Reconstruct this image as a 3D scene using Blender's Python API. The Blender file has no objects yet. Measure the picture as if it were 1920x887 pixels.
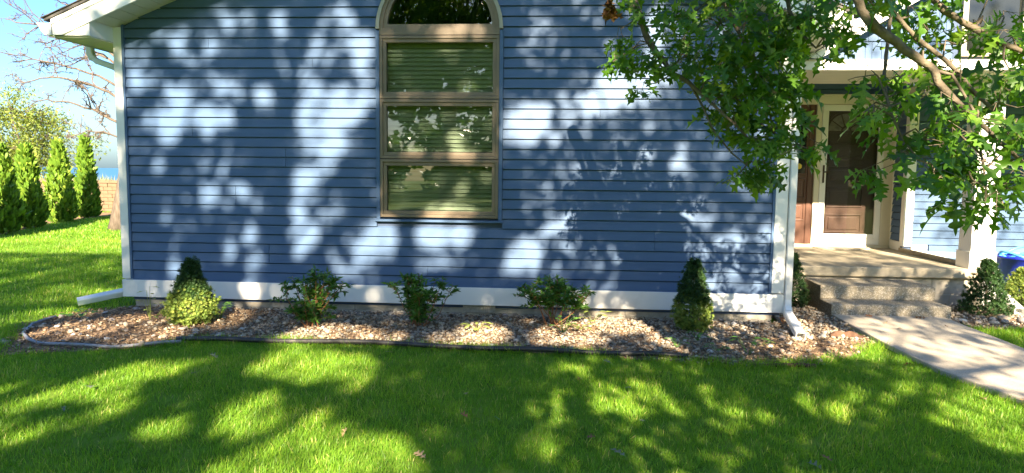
import bpy, math, random
import numpy as np
from mathutils import Matrix, Vector
random.seed(7)
RNG = np.random.default_rng(11)
sc = bpy.context.scene
COL = sc.collection
R = math.radians

# ------------------------------------------------------------------ camera, sky, sun, exposure
cam_data = bpy.data.cameras.new("camera")
cam = bpy.data.objects.new("camera", cam_data)
COL.objects.link(cam)
cam_data.sensor_width = 36.0
cam_data.lens = 24.41
cam_data.clip_end = 9000
cam_data.clip_start = 0.05
rx = Vector((0.99717598, 0.07428892, 0.01101024))
ux = Vector((-0.01778667, 0.09118204, 0.99567538))
fx = Vector((-0.07296372, 0.99305941, -0.09224589))
cam.matrix_world = Matrix(((rx.x, ux.x, -fx.x, 0.0), (rx.y, ux.y, -fx.y, -7.10747),
                           (rx.z, ux.z, -fx.z, 1.46653), (0, 0, 0, 1)))
sc.camera = cam

SUN_AZ, SUN_EL = R(6.0), R(28.0)          # a little to the right of straight behind the camera
S_DIR = np.array([math.sin(SUN_AZ) * math.cos(SUN_EL), -math.cos(SUN_AZ) * math.cos(SUN_EL), math.sin(SUN_EL)])
A_AX = np.array([math.cos(SUN_AZ), math.sin(SUN_AZ), 0.0])
B_AX = np.array([-math.sin(SUN_AZ) * math.sin(SUN_EL), math.cos(SUN_AZ) * math.sin(SUN_EL), math.cos(SUN_EL)])

world = bpy.data.worlds.new("World")
sc.world = world
world.use_nodes = True
wn = world.node_tree
wn.nodes.clear()
w_out = wn.nodes.new("ShaderNodeOutputWorld")
w_bg = wn.nodes.new("ShaderNodeBackground")
w_sky = wn.nodes.new("ShaderNodeTexSky")
w_sky.sky_type = 'NISHITA'
w_sky.sun_disc = False
w_sky.sun_elevation = SUN_EL
w_sky.sun_rotation = math.pi - SUN_AZ
w_sky.air_density = 1.0
w_sky.dust_density = 1.45
w_sky.ozone_density = 1.6
w_bg.inputs[1].default_value = 0.05
w_sat = wn.nodes.new('ShaderNodeHueSaturation')
w_sat.inputs['Saturation'].default_value = 1.15
wn.links.new(w_sky.outputs[0], w_sat.inputs['Color'])
w_wb = wn.nodes.new('ShaderNodeMix')            # camera white balance, the same all round
w_wb.data_type = 'RGBA'
w_wb.blend_type = 'MULTIPLY'
w_wb.inputs[0].default_value = 1.0
w_wb.inputs[7].default_value = (0.70, 0.90, 1.18, 1)
wn.links.new(w_sat.outputs[0], w_wb.inputs[6])
wn.links.new(w_wb.outputs[2], w_bg.inputs[0])
wn.links.new(w_bg.outputs[0], w_out.inputs[0])

sun_data = bpy.data.lights.new("sun", 'SUN')
sun_data.energy = 5.0
sun_data.angle = R(0.53)
sun_data.color = (1.0, 0.84, 0.62)
sun = bpy.data.objects.new("sun", sun_data)
COL.objects.link(sun)
sun.rotation_euler = Vector(tuple(S_DIR)).to_track_quat('Z', 'Y').to_euler()
sun.location = (3, -20, 14)

sc.view_settings.view_transform = 'Standard'
sc.view_settings.look = 'None'
sc.view_settings.gamma = 1.0
sc.view_settings.exposure = 2.45
sc.render.engine = 'CYCLES'
sc.cycles.use_denoising = True
sc.cycles.max_bounces = 8
sc.cycles.diffuse_bounces = 4
sc.cycles.transparent_max_bounces = 8
sc.cycles.caustics_reflective = False
sc.cycles.caustics_refractive = False
sc.cycles.sample_clamp_indirect = 8.0

# ------------------------------------------------------------------ measured data (metres; facade plane is y = 0)
LIT = [ (-4.19,2.70,0.08,0.05,0.70),(-4.01,2.69,0.10,0.06,0.80),(-3.94,2.79,0.08,0.04,0.50),(-4.02,2.58,0.04,0.08,0.95),(-3.91,2.47,0.06,0.04,0.60),(-3.54,2.91,0.08,0.06,0.60),(-3.48,2.76,0.05,0.07,0.95),(-3.27,2.80,0.03,0.04,0.90),(-3.68,2.65,0.05,0.07,0.90),(-3.65,2.54,0.09,0.05,0.70),(-3.46,2.57,0.08,0.06,0.60),(-3.44,2.43,0.07,0.06,0.45),(-3.76,2.44,0.06,0.11,0.55),(-2.95,2.83,0.07,0.05,0.70),(-2.94,2.78,0.05,0.04,0.90),(-2.92,2.69,0.05,0.04,0.90),(-2.96,2.51,0.03,0.06,0.80),(-2.90,2.39,0.04,0.06,0.80),(-3.11,2.12,0.07,0.08,1.00),(-3.10,1.96,0.04,0.03,0.40),(-4.51,2.54,0.09,0.07,0.50),(-4.38,2.55,0.09,0.06,0.60),(-4.42,2.42,0.16,0.08,0.45),(-4.46,2.30,0.08,0.08,0.90),(-4.28,2.31,0.11,0.06,0.60),(-4.12,2.22,0.10,0.05,0.80),(-3.90,2.23,0.07,0.05,0.90),(-3.81,2.18,0.03,0.02,0.90),(-4.05,2.17,0.04,0.02,0.90),(-4.58,2.12,0.03,0.03,0.80),(-4.49,2.08,0.05,0.03,0.80),(-4.17,2.07,0.12,0.06,0.80),(-3.97,2.09,0.09,0.05,0.90),(-3.72,2.05,0.08,0.05,0.80),(-3.56,2.21,0.10,0.06,0.90),(-3.39,2.17,0.07,0.04,0.90),(-3.38,2.25,0.04,0.07,0.60),(-3.67,2.29,0.07,0.05,0.70),(-4.23,1.95,0.16,0.07,0.95),(-4.15,1.82,0.10,0.09,1.00),(-3.94,1.94,0.12,0.07,0.90),(-3.70,1.91,0.07,0.15,0.95),(-3.58,1.97,0.11,0.05,0.80),(-3.51,1.92,0.06,0.04,0.90),(-4.47,1.72,0.10,0.10,0.50),(-4.34,1.64,0.15,0.08,0.40),(-4.27,1.50,0.08,0.06,0.80),(-3.76,1.54,0.06,0.08,0.50),(-3.49,1.60,0.17,0.11,0.40),(-3.56,1.38,0.06,0.11,0.85),(-3.39,1.27,0.05,0.04,0.95),(-3.26,1.17,0.05,0.04,1.00),(-3.32,1.26,0.04,0.04,0.90),(-3.72,1.24,0.08,0.08,1.00),(-3.55,1.12,0.08,0.05,0.80),(-4.05,1.23,0.08,0.07,0.60),(-4.21,1.08,0.08,0.07,0.35),(-4.10,0.93,0.09,0.12,0.35),(-4.13,0.84,0.06,0.04,0.60),(-3.87,0.77,0.05,0.04,0.50),(-4.13,0.56,0.05,0.05,0.90),(-3.46,0.78,0.10,0.17,0.70),(-3.28,0.90,0.08,0.15,0.75),(-3.25,0.59,0.06,0.09,0.90),(-3.46,0.66,0.12,0.07,0.75),(-4.47,0.53,0.12,0.04,0.40),(-3.79,0.56,0.08,0.05,0.40),(-2.29,2.81,0.08,0.06,0.90),(-2.23,2.73,0.07,0.04,0.90),(-2.36,2.72,0.04,0.04,0.80),(-2.45,2.72,0.04,0.04,0.80),(-2.30,2.64,0.07,0.03,0.80),(-2.52,2.60,0.04,0.04,0.95),(-2.47,2.49,0.05,0.03,0.80),(-2.55,2.46,0.07,0.03,0.95),(-2.42,2.44,0.03,0.04,0.90),(-2.60,2.39,0.04,0.07,0.95),(-2.64,2.29,0.05,0.07,1.00),(-2.65,2.21,0.05,0.04,1.00),(-2.44,2.40,0.04,0.03,0.80),(-2.47,2.31,0.03,0.03,0.80),(-2.53,2.23,0.05,0.04,0.80),(-2.12,2.52,0.11,0.08,1.00),(-2.01,2.59,0.10,0.04,0.60),(-2.06,2.40,0.08,0.08,0.85),(-1.98,2.45,0.05,0.10,0.50),(-2.26,2.33,0.08,0.03,0.50),(-2.01,2.22,0.09,0.09,0.80),(-2.28,2.53,0.04,0.03,0.50),(-2.57,2.02,0.15,0.16,1.00),(-2.66,1.88,0.08,0.15,1.00),(-2.37,2.01,0.13,0.11,1.00),(-2.26,2.08,0.04,0.08,0.90),(-2.13,2.05,0.05,0.06,0.80),(-2.01,2.07,0.11,0.07,0.80),(-2.29,1.91,0.22,0.06,1.00),(-2.52,1.78,0.17,0.07,1.00),(-2.01,1.95,0.10,0.04,0.50),(-2.35,1.80,0.07,0.08,0.90),(-2.21,1.79,0.06,0.05,0.70),(-2.66,1.64,0.10,0.07,1.00),(-2.38,1.64,0.18,0.07,1.00),(-2.15,1.62,0.08,0.06,0.85),(-2.47,1.52,0.13,0.04,0.70),(-2.67,1.35,0.11,0.09,1.00),(-2.73,1.23,0.04,0.05,0.90),(-2.54,1.40,0.07,0.07,0.70),(-2.42,1.39,0.08,0.04,0.70),(-2.67,1.15,0.09,0.06,0.85),(-2.59,1.15,0.04,0.04,0.80),(-2.50,1.17,0.04,0.04,0.70),(-2.77,1.03,0.04,0.08,0.95),(-2.69,0.97,0.04,0.04,0.90),(-2.75,0.83,0.06,0.12,1.00),(-2.66,0.83,0.08,0.08,1.00),(-2.59,0.85,0.04,0.05,0.90),(-2.74,0.68,0.05,0.04,0.90),(-2.47,1.02,0.09,0.06,0.70),(-2.37,1.02,0.07,0.05,0.80),(-2.30,1.02,0.06,0.07,0.60),(-2.44,0.90,0.03,0.04,0.70),(-2.36,1.14,0.06,0.04,0.50),(-1.95,0.93,0.05,0.03,1.00),(-1.83,0.90,0.08,0.04,0.90),(-2.02,0.84,0.08,0.05,1.00),(-2.15,0.71,0.09,0.06,1.00),(-2.08,0.66,0.08,0.05,0.90),(-1.82,0.72,0.09,0.07,1.00),(-1.93,0.80,0.06,0.05,0.90),(-2.02,0.61,0.08,0.04,0.90),(-2.11,0.53,0.11,0.04,0.60),(-1.80,0.57,0.07,0.06,0.50),(-2.37,0.54,0.07,0.05,0.80),(-2.30,0.47,0.09,0.07,0.80),(-2.15,0.42,0.06,0.04,0.60),(-2.00,0.42,0.04,0.05,0.70),(-2.41,0.59,0.04,0.03,0.60),(-1.93,1.17,0.03,0.05,0.80),(-1.32,0.78,0.18,0.13,0.95),(-1.06,0.77,0.14,0.13,0.85),(-1.18,0.83,0.22,0.05,0.80),(-1.43,0.49,0.10,0.05,0.60),(-1.24,0.51,0.11,0.06,0.80),(-1.01,0.53,0.10,0.05,0.50),(-0.38,0.60,0.14,0.09,1.00),(-0.49,0.48,0.11,0.07,1.00),(-0.30,0.45,0.09,0.06,0.80),(-0.19,0.74,0.08,0.07,0.70),(0.05,0.87,0.05,0.06,1.00),(-0.13,0.79,0.05,0.07,0.50),(-0.40,1.75,0.17,0.16,1.00),(-0.50,1.67,0.10,0.08,0.90),(-0.26,1.82,0.11,0.06,0.90),(-0.10,1.70,0.16,0.11,0.55),(0.14,1.71,0.16,0.12,0.60),(0.06,1.85,0.12,0.06,0.70),(0.32,1.91,0.14,0.09,0.95),(0.47,2.04,0.16,0.12,0.95),(0.74,2.01,0.19,0.10,0.90),(0.64,1.83,0.19,0.06,0.60),(0.27,1.80,0.11,0.05,0.60),(0.86,2.39,0.06,0.26,1.00),(0.94,2.11,0.11,0.07,0.90),(0.48,1.74,0.06,0.06,0.60),(0.86,1.65,0.06,0.04,0.40),(0.85,1.65,0.03,0.03,0.70),(-0.45,1.47,0.09,0.06,0.35),(0.71,1.26,0.06,0.07,0.60),(0.68,1.14,0.05,0.05,0.80),(0.79,1.21,0.08,0.08,0.35),(1.13,1.32,0.05,0.04,0.90),(1.20,1.43,0.09,0.05,0.40),(1.49,1.25,0.09,0.08,0.40),(0.83,0.95,0.09,0.06,0.40),(1.03,0.89,0.05,0.04,0.80),(1.12,0.76,0.04,0.05,1.00),(1.24,0.81,0.05,0.04,0.60),(1.04,0.70,0.05,0.03,0.50),(1.46,0.93,0.04,0.04,0.40),(1.36,0.82,0.03,0.03,0.50),(0.39,0.99,0.03,0.04,0.40),(1.18,0.55,0.04,0.05,0.70),(1.16,0.46,0.04,0.04,0.60),(1.54,0.28,0.10,0.08,0.80),(1.72,0.22,0.10,0.03,0.70),(1.93,0.19,0.10,0.04,0.80),(1.91,0.05,0.16,0.05,0.60),(0.90,0.27,0.05,0.04,0.60),(2.13,0.38,0.05,0.14,0.50),(-3.30,0.32,0.06,0.06,1.00),(-4.57,0.38,0.07,0.04,0.50),(-1.97,0.20,0.08,0.04,0.60),(-1.70,0.11,0.06,0.08,0.70),(-4.36,0.40,0.06,0.04,0.40),(-1.13,2.58,0.10,0.04,0.90),(-0.84,2.57,0.14,0.04,0.70),(-1.27,2.58,0.04,0.04,0.60),(-1.54,1.53,0.08,0.03,0.95),(-1.06,1.51,0.09,0.03,0.95),(-1.24,1.00,0.22,0.03,0.90),(-0.96,0.99,0.11,0.03,0.60),(-1.57,2.05,0.08,0.04,0.50),(-1.29,2.03,0.05,0.03,0.50),(-1.13,1.69,0.05,0.09,0.70),(-1.25,1.27,0.09,0.06,0.50),(-1.13,1.12,0.17,0.05,0.50),(-4.66,2.19,0.03,0.20,0.60),(-4.72,1.45,0.05,0.30,0.45),(-4.69,0.84,0.03,0.15,0.40),(-4.54,-0.33,0.30,0.14,0.70),(-4.24,-0.24,0.36,0.17,0.95),(-3.87,-0.16,0.31,0.16,0.95),(-3.51,-0.10,0.16,0.14,0.70),(-3.30,-0.10,0.13,0.16,0.90),(-3.84,-0.44,0.38,0.08,0.70),(-2.20,-0.39,0.34,0.12,0.90),(-1.79,-0.45,0.24,0.08,0.70),(-2.43,-0.50,0.19,0.07,0.50),(-0.81,-0.38,0.20,0.14,0.95),(-1.11,-0.48,0.12,0.07,0.50),(-0.19,-0.41,0.12,0.10,0.90),(0.07,-0.34,0.14,0.18,0.90),(0.48,-0.20,0.32,0.13,0.95),(0.92,-0.06,0.17,0.15,0.80),(0.12,-0.53,0.11,0.07,0.80),(0.91,-0.44,0.13,0.16,0.90),(1.00,-0.57,0.07,0.09,0.60),(1.21,-0.61,0.14,0.09,0.50),(1.58,-0.61,0.28,0.10,0.55),(2.39,-0.27,0.16,0.17,0.90),(2.39,-0.52,0.29,0.20,0.95),(2.00,-0.61,0.23,0.12,0.80),(2.51,-0.56,0.14,0.14,0.90),(-3.60,-1.17,0.47,0.10,0.95),(-3.71,-1.30,0.20,0.05,0.80),(-3.33,-0.97,0.28,0.09,0.95),(-3.12,-0.90,0.12,0.05,0.70),(-3.07,-1.34,0.12,0.05,0.80),(-3.31,-1.52,0.18,0.06,0.75),(-3.52,-1.47,0.09,0.04,0.60),(-2.62,-1.48,0.11,0.06,0.90),(-2.28,-0.75,0.30,0.11,0.90),(-2.04,-0.90,0.24,0.14,0.95),(-2.36,-0.90,0.16,0.10,0.90),(-1.73,-0.96,0.11,0.17,0.90),(-1.87,-0.77,0.09,0.06,0.70),(-2.24,-1.32,0.16,0.08,0.90),(-2.14,-1.43,0.15,0.07,0.95),(-2.17,-1.47,0.13,0.06,0.60),(-1.77,-1.47,0.14,0.06,0.85),(-1.76,-1.66,0.26,0.11,0.95),(-1.81,-1.75,0.32,0.06,0.90),(-1.50,-1.72,0.22,0.09,0.95),(-1.37,-1.64,0.17,0.10,1.00),(-1.14,-1.72,0.08,0.04,0.80),(-1.38,-0.99,0.06,0.05,0.50),(-1.05,-1.55,0.06,0.04,0.60),(-0.93,-1.75,0.05,0.04,0.70),(-0.36,-1.34,0.07,0.08,0.85),(-0.46,-1.59,0.08,0.09,0.75),(-0.10,-0.92,0.10,0.07,0.60),(-0.02,-1.07,0.05,0.05,0.60),(0.13,-1.27,0.08,0.10,1.00),(0.33,-1.14,0.07,0.07,0.95),(-0.06,-1.30,0.04,0.07,0.70),(0.41,-1.24,0.05,0.04,0.50),(0.45,-1.53,0.04,0.05,0.60),(1.37,-1.32,0.16,0.07,0.95),(1.49,-1.37,0.07,0.07,0.70),(1.74,-1.28,0.07,0.06,0.80),(0.81,-1.37,0.05,0.05,0.50),(1.01,-1.39,0.10,0.05,0.50),(1.37,-1.55,0.12,0.04,0.30),(2.30,-0.95,0.12,0.07,0.50),(2.38,-1.16,0.19,0.07,0.85),(2.10,-1.34,0.21,0.12,0.70),(2.31,-1.39,0.24,0.11,0.90),(2.22,-1.52,0.16,0.12,0.90),(2.71,-1.29,0.14,0.20,0.70),(2.08,-1.22,0.15,0.05,0.60),(2.48,-0.69,0.18,0.08,0.90),(3.04,-0.47,0.34,0.08,0.70),(3.14,-0.65,0.28,0.08,0.80),(3.19,-0.18,0.32,0.09,0.55),(3.10,-0.95,0.29,0.16,0.95),(3.05,-1.10,0.15,0.08,0.90),(3.09,-0.80,0.22,0.11,0.70),(3.76,-0.64,0.19,0.09,0.60),(3.53,-0.21,0.27,0.09,0.40),(-5.16,0.01,0.33,0.10,0.90),(-5.42,-0.12,0.21,0.12,0.70),(-5.42,0.59,0.32,0.10,0.80),(-5.88,0.42,0.31,0.08,0.50),(-6.90,1.53,0.47,0.13,0.35) ]
PADS = [ (0.36,-2.36,2.40,0.09,0.09,6),(0.45,-2.34,2.52,0.09,0.07,8),(0.31,-2.39,2.19,0.08,0.06,5),(0.44,-2.37,2.26,0.09,0.08,8),(0.54,-2.37,2.16,0.11,0.08,9),(0.54,-2.38,2.05,0.07,0.04,4),(0.68,-2.34,2.44,0.09,0.11,7),(0.80,-2.32,2.47,0.14,0.14,26),(0.81,-2.35,2.23,0.12,0.12,17),(0.96,-2.42,2.39,0.16,0.19,40),(1.14,-2.51,2.40,0.15,0.17,40),(1.31,-2.60,2.38,0.13,0.17,36),(1.00,-2.44,2.11,0.16,0.12,26),(1.18,-2.53,2.10,0.15,0.14,34),(1.33,-2.62,2.12,0.10,0.15,26),(0.97,-2.46,1.90,0.09,0.07,8),(1.10,-2.45,1.94,0.10,0.09,14),(1.25,-2.54,1.90,0.12,0.10,22),(1.38,-2.63,1.94,0.06,0.12,14),(1.07,-2.47,1.77,0.10,0.06,7),(1.18,-2.57,1.69,0.09,0.08,15),(1.30,-2.56,1.73,0.09,0.09,16),(1.36,-2.65,1.72,0.06,0.10,8),(1.19,-2.58,1.53,0.07,0.08,11),(1.29,-2.58,1.49,0.07,0.08,11),(1.14,-2.60,1.43,0.04,0.04,4),(1.36,-2.76,1.63,0.05,0.05,5),(1.43,-2.76,1.63,0.03,0.03,2),(1.44,-2.79,2.34,0.08,0.13,16),(1.45,-2.78,2.47,0.09,0.06,14),(1.50,-3.00,2.27,0.07,0.09,12),(1.51,-3.09,2.37,0.07,0.06,10),(1.44,-3.01,2.17,0.04,0.04,4),(1.42,-3.74,1.93,0.03,0.03,2),(1.53,-3.64,1.86,0.06,0.06,5),(1.59,-3.63,1.92,0.06,0.05,6),(1.37,-3.76,1.75,0.04,0.03,2),(1.42,-3.75,1.74,0.03,0.02,2),(1.59,-3.64,1.72,0.06,0.08,7),(1.67,-3.63,1.80,0.08,0.09,11),(1.77,-3.63,1.75,0.09,0.10,15),(1.87,-3.61,1.90,0.08,0.07,9),(1.72,-3.64,1.62,0.09,0.07,12),(1.50,-3.77,1.54,0.03,0.07,5),(1.57,-3.76,1.52,0.06,0.05,7),(1.70,-3.76,1.47,0.08,0.05,10),(1.79,-3.74,1.57,0.09,0.09,15),(1.95,-3.62,1.70,0.09,0.10,15),(2.11,-3.50,1.81,0.10,0.10,16),(2.10,-3.61,1.65,0.08,0.10,13),(1.94,-3.74,1.52,0.09,0.08,15),(1.81,-3.86,1.41,0.06,0.05,9),(1.92,-3.85,1.41,0.07,0.05,9),(1.82,-3.96,1.34,0.06,0.03,5),(2.00,-3.84,1.50,0.05,0.07,8),(1.90,-3.96,1.33,0.02,0.03,3),(1.50,-3.50,2.29,0.08,0.04,7),(1.71,-3.38,2.27,0.08,0.07,9),(1.82,-3.38,2.19,0.09,0.08,12),(1.95,-3.26,2.33,0.10,0.06,11),(1.98,-3.38,2.11,0.09,0.08,12),(2.14,-3.25,2.24,0.08,0.07,7),(2.32,-3.13,2.32,0.09,0.06,7),(2.31,-3.25,2.16,0.06,0.07,6),(2.09,-3.38,2.01,0.09,0.06,11),(1.93,-3.39,2.01,0.08,0.06,8),(2.25,-3.37,1.96,0.05,0.08,8),(1.72,-3.50,2.04,0.05,0.04,4),(1.45,-3.51,2.17,0.03,0.05,3),(0.48,-2.32,2.77,0.18,0.11,16),(0.88,-2.39,2.78,0.24,0.14,40),(1.24,-2.57,2.73,0.23,0.13,40),(1.48,-2.96,2.61,0.18,0.12,25),(1.65,-3.37,2.49,0.16,0.09,18),(2.03,-3.24,2.52,0.17,0.10,18),(2.37,-3.11,2.52,0.11,0.09,12),(2.42,-3.35,2.04,0.09,0.24,26),(2.21,-3.71,1.57,0.07,0.17,14) ]
LIMB_a =[ (1.291,-3.598,2.450,0.0253),(1.380,-3.606,2.300,0.0228),(1.432,-3.610,2.207,0.0228),(1.519,-3.611,2.132,0.0215),(1.596,-3.611,2.070,0.0203),(1.691,-3.610,2.008,0.0203),(1.744,-3.609,1.973,0.0190),(1.763,-3.613,1.915,0.0177),(1.864,-3.615,1.818,0.0139),(1.919,-3.669,1.734,0.0112),(1.989,-3.723,1.640,0.0098),(2.126,-3.724,1.524,0.0086),(2.287,-3.721,1.428,0.0049) ]
LIMB_b =[ (1.753,-3.253,2.543,0.0194),(1.897,-3.258,2.380,0.0180),(1.955,-3.259,2.325,0.0180),(2.048,-3.258,2.266,0.0166),(2.164,-3.255,2.206,0.0166),(2.267,-3.252,2.152,0.0152),(2.395,-3.247,2.110,0.0138),(2.589,-3.239,2.043,0.0083) ]
LIMB_c =[ (0.363,-2.219,2.851,0.0253),(0.449,-2.233,2.636,0.0235),(0.494,-2.240,2.529,0.0217),(0.540,-2.249,2.393,0.0217),(0.592,-2.253,2.307,0.0199),(0.662,-2.256,2.225,0.0181),(0.717,-2.310,2.136,0.0161),(0.816,-2.359,2.070,0.0141),(0.931,-2.464,1.938,0.0104),(1.082,-2.568,1.778,0.0074),(1.254,-2.573,1.595,0.0051) ]
LIMB_d =[ (1.557,-3.372,2.512,0.0161),(1.608,-3.383,2.352,0.0134),(1.636,-3.386,2.298,0.0134),(1.704,-3.388,2.219,0.0121),(1.759,-3.389,2.161,0.0121),(1.895,-3.388,2.063,0.0121),(1.974,-3.389,1.992,0.0121),(2.042,-3.392,1.904,0.0108),(2.103,-3.500,1.784,0.0091),(2.256,-3.500,1.663,0.0078) ]
LIMB_e =[ (1.636,-3.386,2.298,0.0094),(1.596,-3.450,2.175,0.0093),(1.562,-3.514,2.056,0.0084),(1.555,-3.523,1.965,0.0078),(1.524,-3.638,1.837,0.0066),(1.551,-3.644,1.751,0.0061),(1.596,-3.649,1.658,0.0051),(1.628,-3.758,1.543,0.0032) ]
LIMB_f =[ (0.816,-2.359,2.070,0.0088),(0.910,-2.367,1.913,0.0071),(0.962,-2.479,1.749,0.0062),(1.082,-2.484,1.606,0.0052),(1.154,-2.586,1.526,0.0034) ]
LIMB_g =[ (0.916,-2.385,2.798,0.0173),(1.024,-2.399,2.559,0.0138),(1.118,-2.463,2.343,0.0120),(1.210,-2.523,2.166,0.0101),(1.281,-2.539,1.932,0.0084),(1.319,-2.555,1.730,0.0051) ]
LIMB_h =[ (1.305,-2.666,2.714,0.0161),(1.342,-2.687,2.458,0.0129),(1.409,-2.694,2.330,0.0097),(1.435,-2.906,2.198,0.0046) ]
LIMB_i =[ (1.744,-3.609,1.973,0.0089),(1.831,-3.605,1.951,0.0076),(1.918,-3.667,1.759,0.0065),(1.917,-3.735,1.571,0.0049),(1.883,-3.851,1.426,0.0031) ]
bed_front =[ (-5.15,-1.00),(-4.84,-1.55),(-4.46,-2.00),(-4.26,-1.91),(-3.93,-1.80),(-3.56,-1.67),(-3.26,-1.46),(-2.84,-1.35),(-1.62,-1.32),(-0.68,-1.39),(0.21,-1.46),(1.05,-1.62),(1.54,-1.66),(2.01,-1.57),(2.45,-1.20),(2.81,-0.87) ]
edge_black =[ (-3.31,-1.45),(-2.81,-1.41),(-2.25,-1.39),(-1.60,-1.38),(-0.67,-1.44),(-0.23,-1.46),(0.21,-1.47),(0.65,-1.49),(1.03,-1.51) ]
edge_grey =[ (-5.00,-0.68),(-4.97,-1.02),(-4.80,-1.35),(-4.57,-1.57),(-4.39,-1.66),(-4.04,-1.71),(-3.72,-1.71),(-3.46,-1.60),(-3.25,-1.48) ]
edge_brown =[ (0.96,-1.50),(1.27,-1.58),(1.54,-1.65),(2.00,-1.61) ]
fallen =[ (-3.13,-2.80),(-3.05,-3.15),(-2.63,-2.36),(-2.79,-1.87),(-1.43,-1.65),(-0.62,-2.66),(-0.61,-3.03),(-0.36,-3.10),(-1.21,-3.32),(-0.68,-3.70),(0.35,-3.58),(0.33,-1.72),(0.44,-2.40),(0.15,-2.22),(0.21,-3.31),(0.47,-3.02),(2.77,-1.52),(3.01,-1.87),(2.82,-2.40),(3.04,-2.37),(1.41,-3.54),(1.27,-3.55),(0.88,-3.46),(2.06,-1.64) ]
fallen_walk =[ (3.17,0.34),(2.87,0.27),(3.78,0.28),(3.22,-0.07),(3.27,-0.25),(3.74,-0.17) ]
weeds =[ (-3.38,-0.56),(-4.09,-0.58),(0.31,-0.20),(0.02,-0.72),(0.17,-0.57),(-0.80,-0.69),(1.23,-0.83),(1.56,-1.30),(1.78,-0.95),(1.01,-1.08),(1.32,-1.23),(3.06,0.66),(-4.83,-0.57) ]
stonesL =[ (-4.00,-2.28) ]
arb =[ (-12.36,7.39),(-12.92,8.73),(-13.81,10.90),(-14.39,12.81),(-11.79,6.04) ]
misc =[ (-10.72,8.88),(-15.46,15.37),(2.24,0.30),(2.66,-0.49) ]
DEAD = (0.282,-2.350,2.595)
GZ = -0.04     # lawn level beside the house; the walkway is z = 0

# ------------------------------------------------------------------ materials
def new_mat(name):
    m = bpy.data.materials.new(name)
    m.use_nodes = True
    nt = m.node_tree
    b = nt.nodes["Principled BSDF"]
    return m, nt, b

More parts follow.
